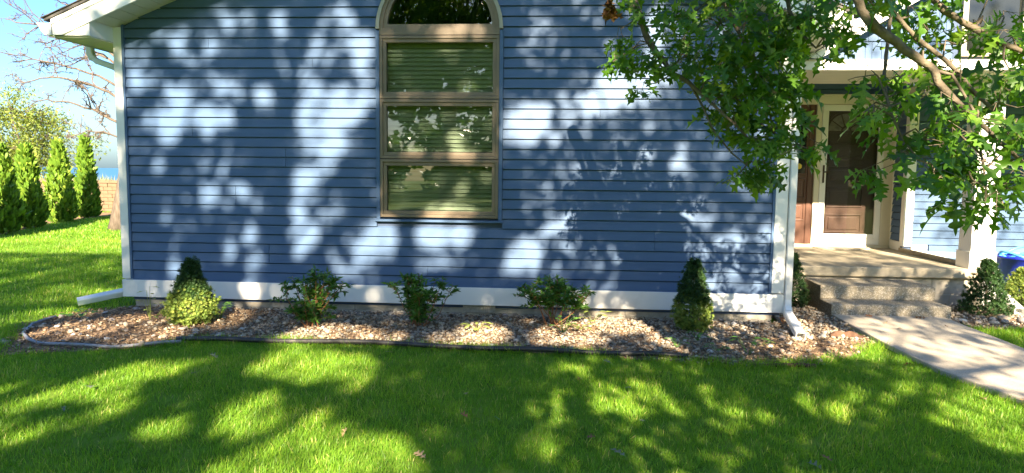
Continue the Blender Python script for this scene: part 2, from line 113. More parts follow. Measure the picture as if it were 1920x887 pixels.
def mat(name, base, rough=0.55, spec=0.35, var=0.12, scale=6.0, bump=0.0, bscale=40.0, stretch=(1, 1, 1), metal=0.0,
        ramp=None, attr=False, transl=0.0, speckle=None, dirt=None):
    """Principled material: base colour varied by noise (or a ramp over noise / the tint attribute), fine bump, optional speckle."""
    m, nt, b = new_mat(name)
    N, Lk = nt.nodes, nt.links
    tc = N.new("ShaderNodeTexCoord")
    mp = N.new("ShaderNodeMapping")
    mp.inputs["Scale"].default_value = stretch
    Lk.new(tc.outputs["Object"], mp.inputs[0])
    nz = N.new("ShaderNodeTexNoise")
    nz.inputs["Scale"].default_value = scale
    nz.inputs["Detail"].default_value = 6
    Lk.new(mp.outputs[0], nz.inputs["Vector"])
    cr = N.new("ShaderNodeValToRGB")
    if ramp:
        els = cr.color_ramp.elements
        while len(els) < len(ramp):
            els.new(0.5)
        for e, (p, c) in zip(els, ramp):
            e.position = p
            e.color = (*c, 1)
    else:
        cr.color_ramp.elements[0].position = 0.3
        cr.color_ramp.elements[1].position = 0.7
        cr.color_ramp.elements[0].color = (*[c * (1 - var) for c in base], 1)
        cr.color_ramp.elements[1].color = (*[min(1, c * (1 + var)) for c in base], 1)
    if attr:
        at = N.new("ShaderNodeAttribute")
        at.attribute_name = "tint"
        Lk.new(at.outputs["Fac"], cr.inputs[0])
    else:
        Lk.new(nz.outputs[0], cr.inputs[0])
    col = cr.outputs[0]
    if speckle:
        sscale, scol, thr = speckle
        vz = N.new("ShaderNodeTexVoronoi")
        vz.inputs["Scale"].default_value = sscale
        Lk.new(tc.outputs["Object"], vz.inputs["Vector"])
        sep = N.new("ShaderNodeSeparateColor")
        Lk.new(vz.outputs["Color"], sep.inputs[0])
        mt = N.new("ShaderNodeMath"); mt.operation = 'GREATER_THAN'; mt.inputs[1].default_value = thr
        Lk.new(sep.outputs[0], mt.inputs[0])
        mx = N.new("ShaderNodeMix"); mx.data_type = 'RGBA'
        Lk.new(mt.outputs[0], mx.inputs[0])
        Lk.new(col, mx.inputs[6])
        mx.inputs[7].default_value = (*scol, 1)
        col = mx.outputs[2]
    if dirt:
        dscale, dcol, lo, hi = dirt
        nd = N.new("ShaderNodeTexNoise"); nd.inputs["Scale"].default_value = dscale; nd.inputs["Detail"].default_value = 8
        nd.inputs["Roughness"].default_value = 0.65
        Lk.new(tc.outputs["Object"], nd.inputs["Vector"])
        mr = N.new("ShaderNodeMapRange"); mr.inputs[1].default_value = lo; mr.inputs[2].default_value = hi
        Lk.new(nd.outputs[0], mr.inputs[0])
        mx = N.new("ShaderNodeMix"); mx.data_type = 'RGBA'
        Lk.new(mr.outputs[0], mx.inputs[0])
        Lk.new(col, mx.inputs[6])
        mx.inputs[7].default_value = (*dcol, 1)
        col = mx.outputs[2]
    Lk.new(col, b.inputs["Base Color"])
    b.inputs["Roughness"].default_value = rough
    b.inputs["Specular IOR Level"].default_value = spec
    b.inputs["Metallic"].default_value = metal
    if bump > 0:
        n2 = N.new("ShaderNodeTexNoise")
        n2.inputs["Scale"].default_value = bscale
        n2.inputs["Detail"].default_value = 5
        Lk.new(mp.outputs[0], n2.inputs["Vector"])
        bp = N.new("ShaderNodeBump")
        bp.inputs["Strength"].default_value = bump
        bp.inputs["Distance"].default_value = 0.01
        Lk.new(n2.outputs[0], bp.inputs["Height"])
        Lk.new(bp.outputs[0], b.inputs["Normal"])
    if transl > 0:
        out = N["Material Output"]
        tr = N.new("ShaderNodeBsdfTranslucent")
        gm = N.new("ShaderNodeMix"); gm.data_type = 'RGBA'; gm.blend_type = 'MULTIPLY'; gm.inputs[0].default_value = 1.0
        Lk.new(col, gm.inputs[6]); gm.inputs[7].default_value = (2.0, 1.8, 0.6, 1)
        Lk.new(gm.outputs[2], tr.inputs[0])
        ms = N.new("ShaderNodeMixShader"); ms.inputs[0].default_value = transl
        Lk.new(b.outputs[0], ms.inputs[1]); Lk.new(tr.outputs[0], ms.inputs[2])
        Lk.new(ms.outputs[0], out.inputs[0])
    return m

def glass(name, tint=(0.93, 0.97, 0.94), ior=1.5, boost=0.0):
    m, nt, b = new_mat(name)
    N, Lk = nt.nodes, nt.links
    N.remove(b)
    tr = N.new("ShaderNodeBsdfTransparent"); tr.inputs[0].default_value = (*tint, 1)
    gl = N.new("ShaderNodeBsdfGlossy"); gl.inputs["Roughness"].default_value = 0.0
    fr = N.new("ShaderNodeFresnel"); fr.inputs[0].default_value = ior
    ad = N.new("ShaderNodeMath"); ad.operation = 'ADD'; ad.inputs[1].default_value = boost
    Lk.new(fr.outputs[0], ad.inputs[0])
    nz = N.new("ShaderNodeTexNoise"); nz.inputs["Scale"].default_value = 1.6
    bp = N.new("ShaderNodeBump"); bp.inputs["Strength"].default_value = 0.02; bp.inputs["Distance"].default_value = 0.03
    tc = N.new("ShaderNodeTexCoord"); Lk.new(tc.outputs["Object"], nz.inputs["Vector"])
    Lk.new(nz.outputs[0], bp.inputs["Height"]); Lk.new(bp.outputs[0], gl.inputs["Normal"])
    ms = N.new("ShaderNodeMixShader")
    Lk.new(ad.outputs[0], ms.inputs[0]); Lk.new(tr.outputs[0], ms.inputs[1]); Lk.new(gl.outputs[0], ms.inputs[2])
    Lk.new(ms.outputs[0], N["Material Output"].inputs[0])
    return m

M = {}
M['siding'] = mat('blue_siding_paint', (0.074, 0.128, 0.228), 0.50, 0.22, 0.06, 3, 0.12, 60, (0.25, 3, 9), dirt=(1.1, (0.095, 0.145, 0.228), 0.55, 0.9))
M['siding_dark'] = mat('siding_backing', (0.06, 0.09, 0.16), 0.7)
M['white'] = mat('white_trim_paint', (0.80, 0.79, 0.74), 0.42, 0.4, 0.03, 3, 0.05, 30, dirt=(2.2, (0.66, 0.65, 0.58), 0.58, 0.85))
M['white_metal'] = mat('white_aluminium', (0.74, 0.74, 0.71), 0.35, 0.5, 0.04, 5, 0.03, 20, dirt=(9, (0.5, 0.48, 0.42), 0.6, 0.85))
M['soffit'] = mat('cream_soffit', (0.62, 0.60, 0.50), 0.5, 0.3, 0.04, 3)
M['bounce_trim'] = mat('trim_bounce_tinted', (0.68, 0.62, 0.48), 0.45, 0.35, 0.04, 3)  # white trim tinted tan for warm light bounced off the porch floor
M['bronze'] = mat('tan_window_frame', (0.19, 0.145, 0.098), 0.4, 0.4, 0.08, 4, 0.05, 40)
M['bronze_pale'] = mat('pale_window_trim', (0.36, 0.33, 0.26), 0.4, 0.4, 0.06, 4)
M['blind'] = mat('cream_blind_slat', (0.42, 0.43, 0.36), 0.5, 0.3, 0.04, 5)
M['room'] = mat('dim_room_wall', (0.12, 0.11, 0.10), 0.9)
M['block'] = mat('grey_concrete_block', (0.44, 0.40, 0.33), 0.9, 0.15, 0.22, 14, 0.5, 120, dirt=(3.5, (0.27, 0.235, 0.18), 0.5, 0.8))
M['mortar'] = mat('pale_mortar', (0.40, 0.38, 0.33), 0.95, 0.1, 0.15, 30, 0.3, 90)
M['aggregate'] = mat('exposed_aggregate', (0.26, 0.225, 0.165), 0.85, 0.2, 0.25, 60, 0.6, 160, speckle=(110, (0.44, 0.40, 0.33), 0.76), dirt=(2.5, (0.20, 0.17, 0.12), 0.55, 0.85))
M['slab'] = mat('worn_porch_concrete', (0.42, 0.36, 0.26), 0.8, 0.25, 0.14, 20, 0.25, 120, dirt=(2.0, (0.28, 0.23, 0.16), 0.5, 0.9))
M['walk'] = mat('walkway_concrete', (0.46, 0.40, 0.31), 0.88, 0.2, 0.12, 9, 0.25, 110, speckle=(170, (0.34, 0.29, 0.22), 0.88), dirt=(1.3, (0.30, 0.26, 0.20), 0.5, 0.85))
M['stepside'] = M['aggregate']
M['shingle'] = mat('grey_shingle', (0.10, 0.095, 0.09), 0.9, 0.1, 0.3, 30, 0.5, 60)
M['door_brown'] = mat('brown_painted_door', (0.070, 0.041, 0.031), 0.4, 0.4, 0.1, 4, 0.12, 50, (6, 6, 0.6))
M['door_red'] = mat('brown_sidelight_wood', (0.105, 0.048, 0.03), 0.4, 0.4, 0.1, 4, 0.12, 50, (6, 6, 0.6))
M['dark_glass'] = mat('dark_glass', (0.02, 0.022, 0.02), 0.05, 0.6, 0.1)
M['fan_glass'] = mat('obscure_fan_glass', (0.27, 0.25, 0.21), 0.15, 0.6, 0.3, 14)
M['handle'] = mat('dark_bronze_handle', (0.07, 0.045, 0.03), 0.35, 0.5, 0.1, metal=0.6)
M['glass'] = glass('window_glass', (0.80, 0.90, 0.80), 1.52, 0.06)
M['storm_glass'] = glass('storm_glass', (0.90, 0.88, 0.85), 1.45, 0.01)
M['yellow'] = mat('yellow_sticker', (0.75, 0.55, 0.08), 0.5)
M['mat_grey'] = mat('woven_door_mat', (0.50, 0.44, 0.34), 0.95, 0.1, 0.3, 60, 0.6, 200)
M['tub'] = mat('blue_plastic', (0.015, 0.03, 0.50), 0.35, 0.5, 0.06, 3)
M['hose'] = mat('cyan_hose', (0.12, 0.50, 0.72), 0.35, 0.5, 0.06, 3)
M['black_pipe'] = mat('black_plastic_edging', (0.035, 0.033, 0.032), 0.45, 0.4, 0.4, 9, 0.2, 60, dirt=(12, (0.16, 0.14, 0.11), 0.55, 0.8))
M['grey_pipe'] = mat('weathered_grey_edging', (0.25, 0.25, 0.26), 0.5, 0.4, 0.2, 9, 0.2, 60, dirt=(8, (0.10, 0.085, 0.07), 0.55, 0.75))
M['brown_pipe'] = mat('rusty_brown_edging', (0.12, 0.065, 0.04), 0.8, 0.2, 0.35, 14, 0.4, 60)
M['soil'] = mat('bed_soil', (0.15, 0.095, 0.06), 0.95, 0.1, 0, 9, 0.8, 60,
                ramp=[(0.28, (0.09, 0.065, 0.045)), (0.5, (0.22, 0.15, 0.095)), (0.72, (0.38, 0.27, 0.17))])
M['lawn'] = mat('lawn_soil_and_thatch', (0.06, 0.09, 0.02), 0.95, 0.1, 0, 5, 0.6, 40,
                ramp=[(0.3, (0.08, 0.14, 0.015)), (0.5, (0.13, 0.23, 0.02)), (0.75, (0.19, 0.26, 0.04))])
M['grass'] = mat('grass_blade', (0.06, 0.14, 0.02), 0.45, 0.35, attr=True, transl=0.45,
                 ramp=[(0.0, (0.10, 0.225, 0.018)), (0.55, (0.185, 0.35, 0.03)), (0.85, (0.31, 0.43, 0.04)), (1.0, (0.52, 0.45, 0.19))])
M['stone'] = mat('river_gravel', (0.3, 0.27, 0.24), 0.75, 0.25, attr=True,
                 ramp=[(0.0, (0.09, 0.08, 0.07)), (0.3, (0.19, 0.17, 0.145)), (0.55, (0.29, 0.235, 0.16)), (0.8, (0.37, 0.31, 0.235)), (1.0, (0.50, 0.465, 0.40))])
M['mulch'] = mat('bark_chips', (0.2, 0.1, 0.05), 0.9, 0.1, attr=True,
                 ramp=[(0.0, (0.07, 0.045, 0.03)), (0.5, (0.22, 0.14, 0.08)), (1.0, (0.44, 0.31, 0.18))])
M['bark'] = mat('oak_bark', (0.13, 0.105, 0.08), 0.9, 0.15, 0.35, 12, 0.8, 40, (2, 2, 0.5))
M['twig'] = mat('oak_twig_bark', (0.15, 0.12, 0.085), 0.8, 0.2, 0.4, 18, 0.6, 80)
M['pale_bark'] = mat('pale_lichened_bark', (0.12, 0.095, 0.075), 0.9, 0.1, 0.4, 8, 1.0, 30, (3, 3, 0.6))
M['oak_leaf'] = mat('oak_leaf', (0.05, 0.14, 0.02), 0.42, 0.35, attr=True, transl=0.38,
                    ramp=[(0.0, (0.04, 0.11, 0.013)), (0.5, (0.075, 0.185, 0.016)), (0.85, (0.13, 0.25, 0.022)), (1.0, (0.20, 0.30, 0.03))])
M['oak_leaf_var'] = []
for i, c in enumerate([(0.034, 0.095, 0.013), (0.055, 0.145, 0.015), (0.08, 0.19, 0.017), (0.135, 0.25, 0.022)]):
    M['oak_leaf_var'].append(mat('oak_leaf_green', c, 0.36, 0.45, 0.22, 25, 0.1, 60, transl=0.45))
M['dead_leaf'] = mat('dead_oak_leaf', (0.30, 0.15, 0.06), 0.7, 0.2, 0.3, 30, 0.2, 80, transl=0.2)
M['tan_leaf'] = mat('dry_tan_leaf', (0.42, 0.29, 0.15), 0.7, 0.2, 0.25, 30, 0.2, 80)
M['brown_leaf'] = mat('dry_brown_leaf', (0.20, 0.105, 0.05), 0.7, 0.2, 0.25, 30, 0.2, 80)
M['pale_leaf'] = mat('pale_leaf_underside', (0.14, 0.17, 0.11), 0.6, 0.2, 0.15, 30, 0.2, 80)
M['fresh_leaf'] = mat('fresh_green_leaf', (0.13, 0.30, 0.08), 0.5, 0.3, 0.15, 30, 0.2, 80)
M['orange_leaf'] = mat('orange_dead_leaf', (0.45, 0.17, 0.05), 0.7, 0.2, 0.2, 30, 0.2, 80)
M['shrub_leaf'] = mat('shrub_leaf', (0.05, 0.12, 0.02), 0.32, 0.5, attr=True, transl=0.25,
                      ramp=[(0.0, (0.03, 0.09, 0.015)), (0.6, (0.075, 0.19, 0.025)), (1.0, (0.17, 0.30, 0.05))])
M['shrub_stem'] = mat('orange_brown_stem', (0.30, 0.14, 0.065), 0.7, 0.2, 0.25, 12)
M['needle_dark'] = mat('dark_spruce_needles', (0.03, 0.08, 0.02), 0.5, 0.3, attr=True, transl=0.12,
                       ramp=[(0.0, (0.014, 0.042, 0.012)), (0.6, (0.035, 0.085, 0.02)), (1.0, (0.085, 0.15, 0.03))])
M['needle_light'] = mat('yellow_green_spruce_needles', (0.2, 0.26, 0.05), 0.5, 0.3, attr=True, transl=0.15,
                        ramp=[(0.0, (0.05, 0.10, 0.02)), (0.45, (0.17, 0.25, 0.04)), (1.0, (0.36, 0.39, 0.08))])
M['arbor'] = mat('arborvitae_sprays', (0.08, 0.16, 0.02), 0.5, 0.3, attr=True, transl=0.15,
                 ramp=[(0.0, (0.055, 0.12, 0.014)), (0.6, (0.13, 0.235, 0.022)), (1.0, (0.24, 0.33, 0.04))])
M['birch'] = mat('birch_leaves', (0.12, 0.17, 0.05), 0.5, 0.3, attr=True, transl=0.35,
                 ramp=[(0.0, (0.09, 0.14, 0.03)), (0.6, (0.19, 0.25, 0.05)), (1.0, (0.33, 0.33, 0.09))])
M['weed'] = mat('weed_leaf', (0.10, 0.22, 0.04), 0.45, 0.3, 0.25, 20, transl=0.3)
M['weed_pale'] = mat('pale_weed_leaf', (0.25, 0.32, 0.08), 0.45, 0.3, 0.25, 20, transl=0.3)
M['beige_block'] = mat('beige_retaining_block', (0.17, 0.12, 0.075), 0.9, 0.1, 0.18, 9, 0.6, 40)
M['sand'] = mat('sandy_mulch', (0.24, 0.16, 0.095), 0.95, 0.1, 0.3, 6, 0.5, 30)
M['post_wood'] = mat('pale_timber', (0.45, 0.36, 0.22), 0.8)
M['water'] = mat('lake_water', (0.03, 0.13, 0.23), 0.35, 0.4, 0.12, 0.05, 0.0, 1, (1, 6, 1))
M['rust'] = mat('red_brown_metal', (0.22, 0.075, 0.05), 0.6, 0.4)
M['dune'] = mat('dune_grass_blades', (0.2, 0.24, 0.08), 0.7, 0.2, attr=True,
                ramp=[(0.0, (0.10, 0.15, 0.04)), (1.0, (0.34, 0.31, 0.13))])

# ------------------------------------------------------------------ object helpers
def link(o, parent=None, plain=False):
    COL.objects.link(o)
    if parent is not None:
        o.parent = parent
        if not plain and parent.type == 'EMPTY' and parent.parent is None:
            o.matrix_parent_inverse = Matrix.Translation(-Vector(parent.location))
    return o

def thing(name, label, cat, loc=(0, 0, 0), group=None, rotz=0.0):
    o = bpy.data.objects.new(name, None)
    o.empty_display_size = 0.1
    COL.objects.link(o)
    o.location = loc
    o.rotation_euler = (0, 0, rotz)
    tag(o, label, cat, group)
    return o

def tag(o, label=None, cat=None, group=None, kind=None):
    if label: o['label'] = label
    if cat: o['category'] = cat
    if group: o['group'] = group
    if kind: o['kind'] = kind
    return o

class Geo:
    def __init__(s):
        s.v, s.f, s.t = [], [], []
    def add(s, vs, fs, tint=0.5):
        n = len(s.v)
        s.v += [tuple(p) for p in vs]
        s.t += [tint] * len(vs)
        s.f += [tuple(i + n for i in f) for f in fs]
        return s
    def box(s, x0, x1, y0, y1, z0, z1):
        return s.add([(x0, y0, z0), (x1, y0, z0), (x1, y1, z0), (x0, y1, z0), (x0, y0, z1), (x1, y0, z1), (x1, y1, z1), (x0, y1, z1)],
                     [(0, 3, 2, 1), (4, 5, 6, 7), (0, 1, 5, 4), (1, 2, 6, 5), (2, 3, 7, 6), (3, 0, 4, 7)])
    def prism_y(s, pts, y0, y1):
        """polygon of (x, z) points, counter-clockwise seen from -y, extruded along y"""
        n = len(pts)
        vs = [(x, y0, z) for x, z in pts] + [(x, y1, z) for x, z in pts]
        fs = [tuple(range(n)), tuple(reversed(range(n, 2 * n)))]
        fs += [(i, i + n, (i + 1) % n + n, (i + 1) % n) for i in range(n)]
        return s.add(vs, fs)
    def prism_z(s, pts, z0, z1):
        n = len(pts)
        vs = [(x, y, z0) for x, y in pts] + [(x, y, z1) for x, y in pts]
        fs = [tuple(reversed(range(n))), tuple(range(n, 2 * n))]
        fs += [(i, (i + 1) % n, (i + 1) % n + n, i + n) for i in range(n)]
        return s.add(vs, fs)
    def prism_x(s, pts, x0, x1):
        n = len(pts)
        vs = [(x0, y, z) for y, z in pts] + [(x1, y, z) for y, z in pts]
        fs = [tuple(reversed(range(n))), tuple(range(n, 2 * n))]
        fs += [(i, (i + 1) % n, (i + 1) % n + n, i + n) for i in range(n)]
        return s.add(vs, fs)
    def tube(s, pts, rad, n=6, cap=True, tint=0.5):
        pts = [np.array(p, float) for p in pts]
        if not hasattr(rad, '__len__'):
            rad = [rad] * len(pts)
        base = len(s.v)
        prev = None
        for i, p in enumerate(pts):
            d = pts[min(i + 1, len(pts) - 1)] - pts[max(i - 1, 0)]
            d = d / (np.linalg.norm(d) + 1e-9)
            if prev is None:
                ref = np.array([0, 0, 1.0]) if abs(d[2]) < 0.9 else np.array([1.0, 0, 0])
            else:
                ref = prev
            e1 = ref - d * (ref @ d); e1 /= (np.linalg.norm(e1) + 1e-9)
            e2 = np.cross(d, e1)
            prev = e1
            for k in range(n):
                a = 2 * math.pi * k / n
                s.v.append(tuple(p + rad[i] * (math.cos(a) * e1 + math.sin(a) * e2)))
                s.t.append(tint)
        for i in range(len(pts) - 1):
            for k in range(n):
                a, b2 = base + i * n + k, base + i * n + (k + 1) % n
                s.f.append((a, b2, b2 + n, a + n))
        if cap:
            s.f.append(tuple(base + k for k in reversed(range(n))))
            s.f.append(tuple(base + (len(pts) - 1) * n + k for k in range(n)))
        return s
    def build(s, name, m, parent=None, smooth=False, bevel=0.0, plain=False, tint=False):
        me = bpy.data.meshes.new(name)
        me.from_pydata(s.v, [], s.f)
        me.materials.append(m)
        if smooth:
            me.shade_smooth()
        if tint:
            a = me.attributes.new("tint", 'FLOAT', 'POINT')
            a.data.foreach_set("value", np.array(s.t, dtype=np.float32))
        o = bpy.data.objects.new(name, me)
        link(o, parent, plain)
        if bevel > 0:
            bv = o.modifiers.new("bevel", 'BEVEL')
            bv.width = bevel
            bv.segments = 2
            bv.limit_method = 'ANGLE'
        return o

def scatter_mesh(name, tv, tf, P, Rm, Sc, tint, m, parent=None, plain=False, smooth=False, kind=None, vt=None):
    """N copies of a template (tv verts, tf faces of one size) joined into one mesh. P Nx3, Rm Nx3x3, Sc Nx3 or N, tint N."""
    tv = np.asarray(tv, float); tf = np.asarray(tf, int)
    N, nv, nf, k = len(P), len(tv), len(tf), tf.shape[1]
    Sc = np.asarray(Sc, float)
    if Sc.ndim == 1:
        Sc = np.repeat(Sc[:, None], 3, 1)
    V = np.einsum('nij,nvj->nvi', Rm, tv[None] * Sc[:, None, :]) + P[:, None, :]
    F = tf[None] + (np.arange(N) * nv)[:, None, None]
    me = bpy.data.meshes.new(name)
    me.vertices.add(N * nv)
    me.vertices.foreach_set("co", V.reshape(-1).astype(np.float32))
    me.loops.add(N * nf * k)
    me.loops.foreach_set("vertex_index", F.reshape(-1).astype(np.int32))
    me.polygons.add(N * nf)
    me.polygons.foreach_set("loop_start", (np.arange(N * nf) * k).astype(np.int32))
    me.update(calc_edges=True)
    if smooth:
        me.shade_smooth()
    t = np.repeat(np.asarray(tint, float)[:, None], nv, 1)
    if vt is not None:
        t = t + np.asarray(vt)[None]
    a = me.attributes.new("tint", 'FLOAT', 'POINT')
    a.data.foreach_set("value", np.clip(t, 0, 1).reshape(-1).astype(np.float32))
    me.materials.append(m)
    o = bpy.data.objects.new(name, me)
    link(o, parent, plain)
    if kind:
        o['kind'] = kind
    return o

def rot_from(fwd, up):
    """rotation matrices with local x = fwd, local z ~ up (arrays Nx3)"""
    f = fwd / (np.linalg.norm(fwd, axis=1, keepdims=True) + 1e-9)
    y = np.cross(up, f); y /= (np.linalg.norm(y, axis=1, keepdims=True) + 1e-9)
    z = np.cross(f, y)
    return np.stack([f, y, z], axis=2)

def rand_unit(n):
    v = RNG.normal(size=(n, 3))
    return v / np.linalg.norm(v, axis=1, keepdims=True)

def inpoly(x, y, poly):
    poly = np.asarray(poly); inside = np.zeros(len(x), bool); j = len(poly) - 1
    for i in range(len(poly)):
        xi, yi = poly[i]; xj, yj = poly[j]
        c = ((yi > y) != (yj > y)) & (x < (xj - xi) * (y - yi) / (yj - yi + 1e-12) + xi)
        inside ^= c
        j = i
    return inside

# ------------------------------------------------------------------ the house
house = thing('house', 'blue sided house with white trim, tall arched window and covered porch', 'house', (-1.2, 0.0, 0.0))
CC = 0.1016                    # siding course
Z0 = 0.28                      # underside of the lowest course
XL, XR = -4.63, 2.10           # siding between the corner boards
RIDGE = -1.25
def gable(x):
    return 2.95 + 0.42 * (min(x, 2 * RIDGE - x) + 4.63)
def gable_x(z):
    return max(XL, -4.63 + (z - 2.95) / 0.42)
WX0, WX1 = -1.935, -0.625      # window opening incl. side channel
WZ0 = 0.955
ACX, ACZ, AR = -1.280, 2.895, 0.640

def plank(name, x0b, x1b, x0t, x1t, z, parent, tf=None, m=None, out=0.020):
    """one lap siding board: tilted face, thick butt edge underneath. tf maps (u, outward, z) to world"""
    tf = tf or (lambda u, o, zz: (u, -o, zz))
    a = random.uniform(-0.0012, 0.0012)
    h = CC
    pr = [(-0.010, 0.0), (out + a, 0.0), (out + a - 0.001, 0.006), (0.006 + a * 0.5, h - 0.011), (-0.012, h - 0.008), (-0.012, h)]
    vs = []
    for i, (o, dz) in enumerate(pr):
        f = dz / h
        vs.append(tf(x0b + (x0t - x0b) * f, o, z + dz))
    for i, (o, dz) in enumerate(pr):
        f = dz / h
        vs.append(tf(x1b + (x1t - x1b) * f, o, z + dz))
    n = len(pr)
    g = Geo().add(vs, [(i, i + n, (i + 1) % n + n, (i + 1) % n) for i in range(n)] + [tuple(reversed(range(n))), tuple(range(n, 2 * n))])
    return g.build(name, m or M['siding'], parent)

wall = Geo()
wall.prism_y([(XL, 0.05), (WX0, 0.05), (WX0, gable(WX0)), (XL, gable(XL))], 0.016, 0.14)
wall.prism_y([(WX1, 0.05), (2.2, 0.05), (2.2, gable(2.13)), (RIDGE, gable(RIDGE)), (WX1, gable(WX1))], 0.016, 0.14)
wall.prism_y([(WX0, 0.05), (WX1, 0.05), (WX1, WZ0 + 0.03), (WX0, WZ0 + 0.03)], 0.0165, 0.139)
arc = [(ACX + AR * math.cos(t), ACZ + AR * math.sin(t)) for t in np.linspace(0, math.pi, 25)]
wall.prism_y([(WX1, ACZ)] + arc + [(WX0, ACZ), (WX0, gable(WX0)), (RIDGE, gable(RIDGE)), (WX1, gable(WX1))], 0.0165, 0.139)
wall_o = wall.build('wall', M['siding_dark'], house)

seams = {1: -1.4, 2: -3.1, 3: -3.1, 15: -3.9, 16: 0.35, 17: 0.35, 22: -2.6, 24: -3.7, 25: 1.0, 10: 1.5, 11: -0.1, 4: 0.93, 5: 0.93, 12: -2.9, 13: -2.9, 20: 1.35, 21: 1.35, 8: -3.45, 9: -3.45}
k = 0
while Z0 + k * CC < gable(RIDGE) - 0.03:
    z = Z0 + k * CC
    l_b, l_t = gable_x(z), gable_x(z + CC)
    r_b, r_t = min(XR, 2 * RIDGE - l_b), min(XR, 2 * RIDGE - l_t)
    segs = []
    top = ACZ + AR
    if z + CC <= WZ0 or z >= top:
        segs.append((l_b, r_b, l_t, r_t))
    else:
        def hw(zz):
            if zz <= ACZ: return (WX1 - WX0) / 2
            return math.sqrt(max(0.0, AR * AR - (zz - ACZ) ** 2))
        cx = (WX0 + WX1) / 2
        segs.append((l_b, cx - hw(z), l_t, cx - hw(z + CC)))
        segs.append((cx + hw(z), r_b, cx + hw(z + CC), r_t))
    for s in segs:
        if k in seams and s[0] < seams[k] < s[1] and s[2] < seams[k] < s[3]:
            plank('siding_plank', s[0], seams[k], s[2], seams[k], z, wall_o)
            plank('siding_plank', seams[k] + 0.003, s[1], seams[k] + 0.003, s[3], z, wall_o, out=0.0185)
        else:
            plank('siding_plank', *s, z, wall_o)
    k += 1
# dark blue channels where the siding meets the trim
Geo().box(XL - 0.001, XL + 0.022, -0.030, 0.01, Z0, 2.955).build('siding_channel', M['siding'], house)
Geo().box(XR - 0.022, XR + 0.001, -0.030, 0.01, Z0, gable(2.1) - 0.01).build('siding_channel', M['siding'], house)
Geo().box(XL + 0.023, XR - 0.023, -0.027, 0.01, Z0 - 0.012, Z0 + 0.004).build('siding_channel', M['siding'], house)
# white boards
Geo().box(-4.72, XL - 0.002, -0.034, 0.10, 0.283, 2.93).build('corner_board', M['white'], house, bevel=0.004)
Geo().box(XR + 0.002, 2.222, -0.034, 0.10, 0.283, gable(2.15) - 0.02).build('corner_board', M['white'], house, bevel=0.004)
Geo().box(-4.724, 2.226, -0.036, 0.10, 0.085, 0.270).build('skirt_board', M['white'], house, bevel=0.003)
# left and right side walls, back wall
Geo().box(-4.715, -4.60, 0.101, 8.5, 0.09, 2.90).build('side_wall', M['siding'], house)
sw = Geo().box(2.10, 2.205, 0.101, 8.5, 0.09, 2.90).build('side_wall', M['siding'], house)
for k in range(26):
    plank('siding_plank', 0.102, 3.5, 0.102, 3.5, Z0 + k * CC - 0.01, sw, tf=lambda u, o, zz: (2.219 + o, u, zz))
Geo().box(-4.59, 2.09, 8.4, 8.5, 0.0, 4.3).build('back_wall', M['siding'], house)
# foundation of concrete blocks
fnd = Geo().box(-4.62, 2.12, 0.034, 0.22, -0.40, 0.20).build('foundation', M['mortar'], house)
for row, (za, zb, off) in enumerate([(-0.006, 0.19, 0.2487), (-0.205, -0.015, 0.452), (-0.40, -0.214, 0.2487)]):
    x = off - 13 * 0.4064
    while x < 2.12:
        a, b2 = max(x + 0.005, -4.63), min(x + 0.4014, 2.13)
        if b2 - a > 0.03:
            j = random.uniform(-0.002, 0.002)
            Geo().box(a, b2, 0.026 + j, 0.034, za, zb).build('concrete_block', M['block'], fnd, bevel=0.003)
        x += 0.4064
vent = Geo()
vent.box(-1.03, -0.69, 0.012, 0.0245, 0.0, 0.083)
for i in range(17):
    vent.box(-1.025 + i * 0.0195, -1.013 + i * 0.0195, 0.004, 0.0119, 0.003, 0.081)
vent.build('foundation_vent', M['mortar'], house)

# roof, rake, eave
YF = -0.40
def rz(x):                      # top of fascia line
    return 3.125 + 0.42 * (min(x, 2 * RIDGE - x) + 4.63)
roof = Geo()
xe0, xe1 = -5.16, 2 * RIDGE + 5.16
roof.prism_y([(xe0, rz(xe0) + 0.004), (RIDGE, rz(RIDGE) + 0.004), (RIDGE, rz(RIDGE) + 0.034), (xe0 - 0.004, rz(xe0) + 0.032)], YF - 0.035, 8.9)
roof.prism_y([(RIDGE, rz(RIDGE) + 0.004), (xe1, rz(xe1) + 0.004), (xe1 + 0.004, rz(xe1) + 0.032), (RIDGE, rz(RIDGE) + 0.034)], YF - 0.035, 8.9)
roof_o = roof.build('roof', M['shingle'], house)
shn = 0
for side in (0, 1):
    x = xe0 - 0.02
    while x < RIDGE - 0.05:
        a, b2 = x, min(x + 0.19, RIDGE)
        pts = [(a, rz(a) + 0.034), (b2, rz(b2) + 0.036), (b2, rz(b2) + 0.041), (a, rz(a) + 0.046)]
        if side:
            pts = [(2 * RIDGE - px, pz) for px, pz in reversed(pts)]
        Geo().prism_y(pts, YF - 0.05 + random.uniform(-0.004, 0.004), 0.6).build('shingle', M['shingle'], roof_o)
        x += 0.19
fb = [(-5.09, 2.775), (-4.995, 2.775), (RIDGE, 2.778 + 0.42 * (RIDGE + 4.995)), (RIDGE, rz(RIDGE)), (-5.10, rz(-5.10))]
Geo().prism_y(fb, YF - 0.012, YF + 0.01).build('rake_fascia', M['white'], house, bevel=0.002)
fb2 = [(2 * RIDGE - x, z) for x, z in reversed(fb)]
Geo().prism_y(fb2, YF - 0.012, YF + 0.01).build('rake_fascia', M['white'], house, bevel=0.002)
for side in (0, 1):             # thin upper trim line on the rake board
    p4 = [(-5.10, rz(-5.10) - 0.05), (RIDGE, rz(RIDGE) - 0.05), (RIDGE, rz(RIDGE) - 0.002), (-5.10, rz(-5.10) - 0.002)]
    if side: p4 = [(2 * RIDGE - x, z) for x, z in reversed(p4)]
    Geo().prism_y(p4, YF - 0.022, YF - 0.0125).build('drip_edge', M['white'], house)
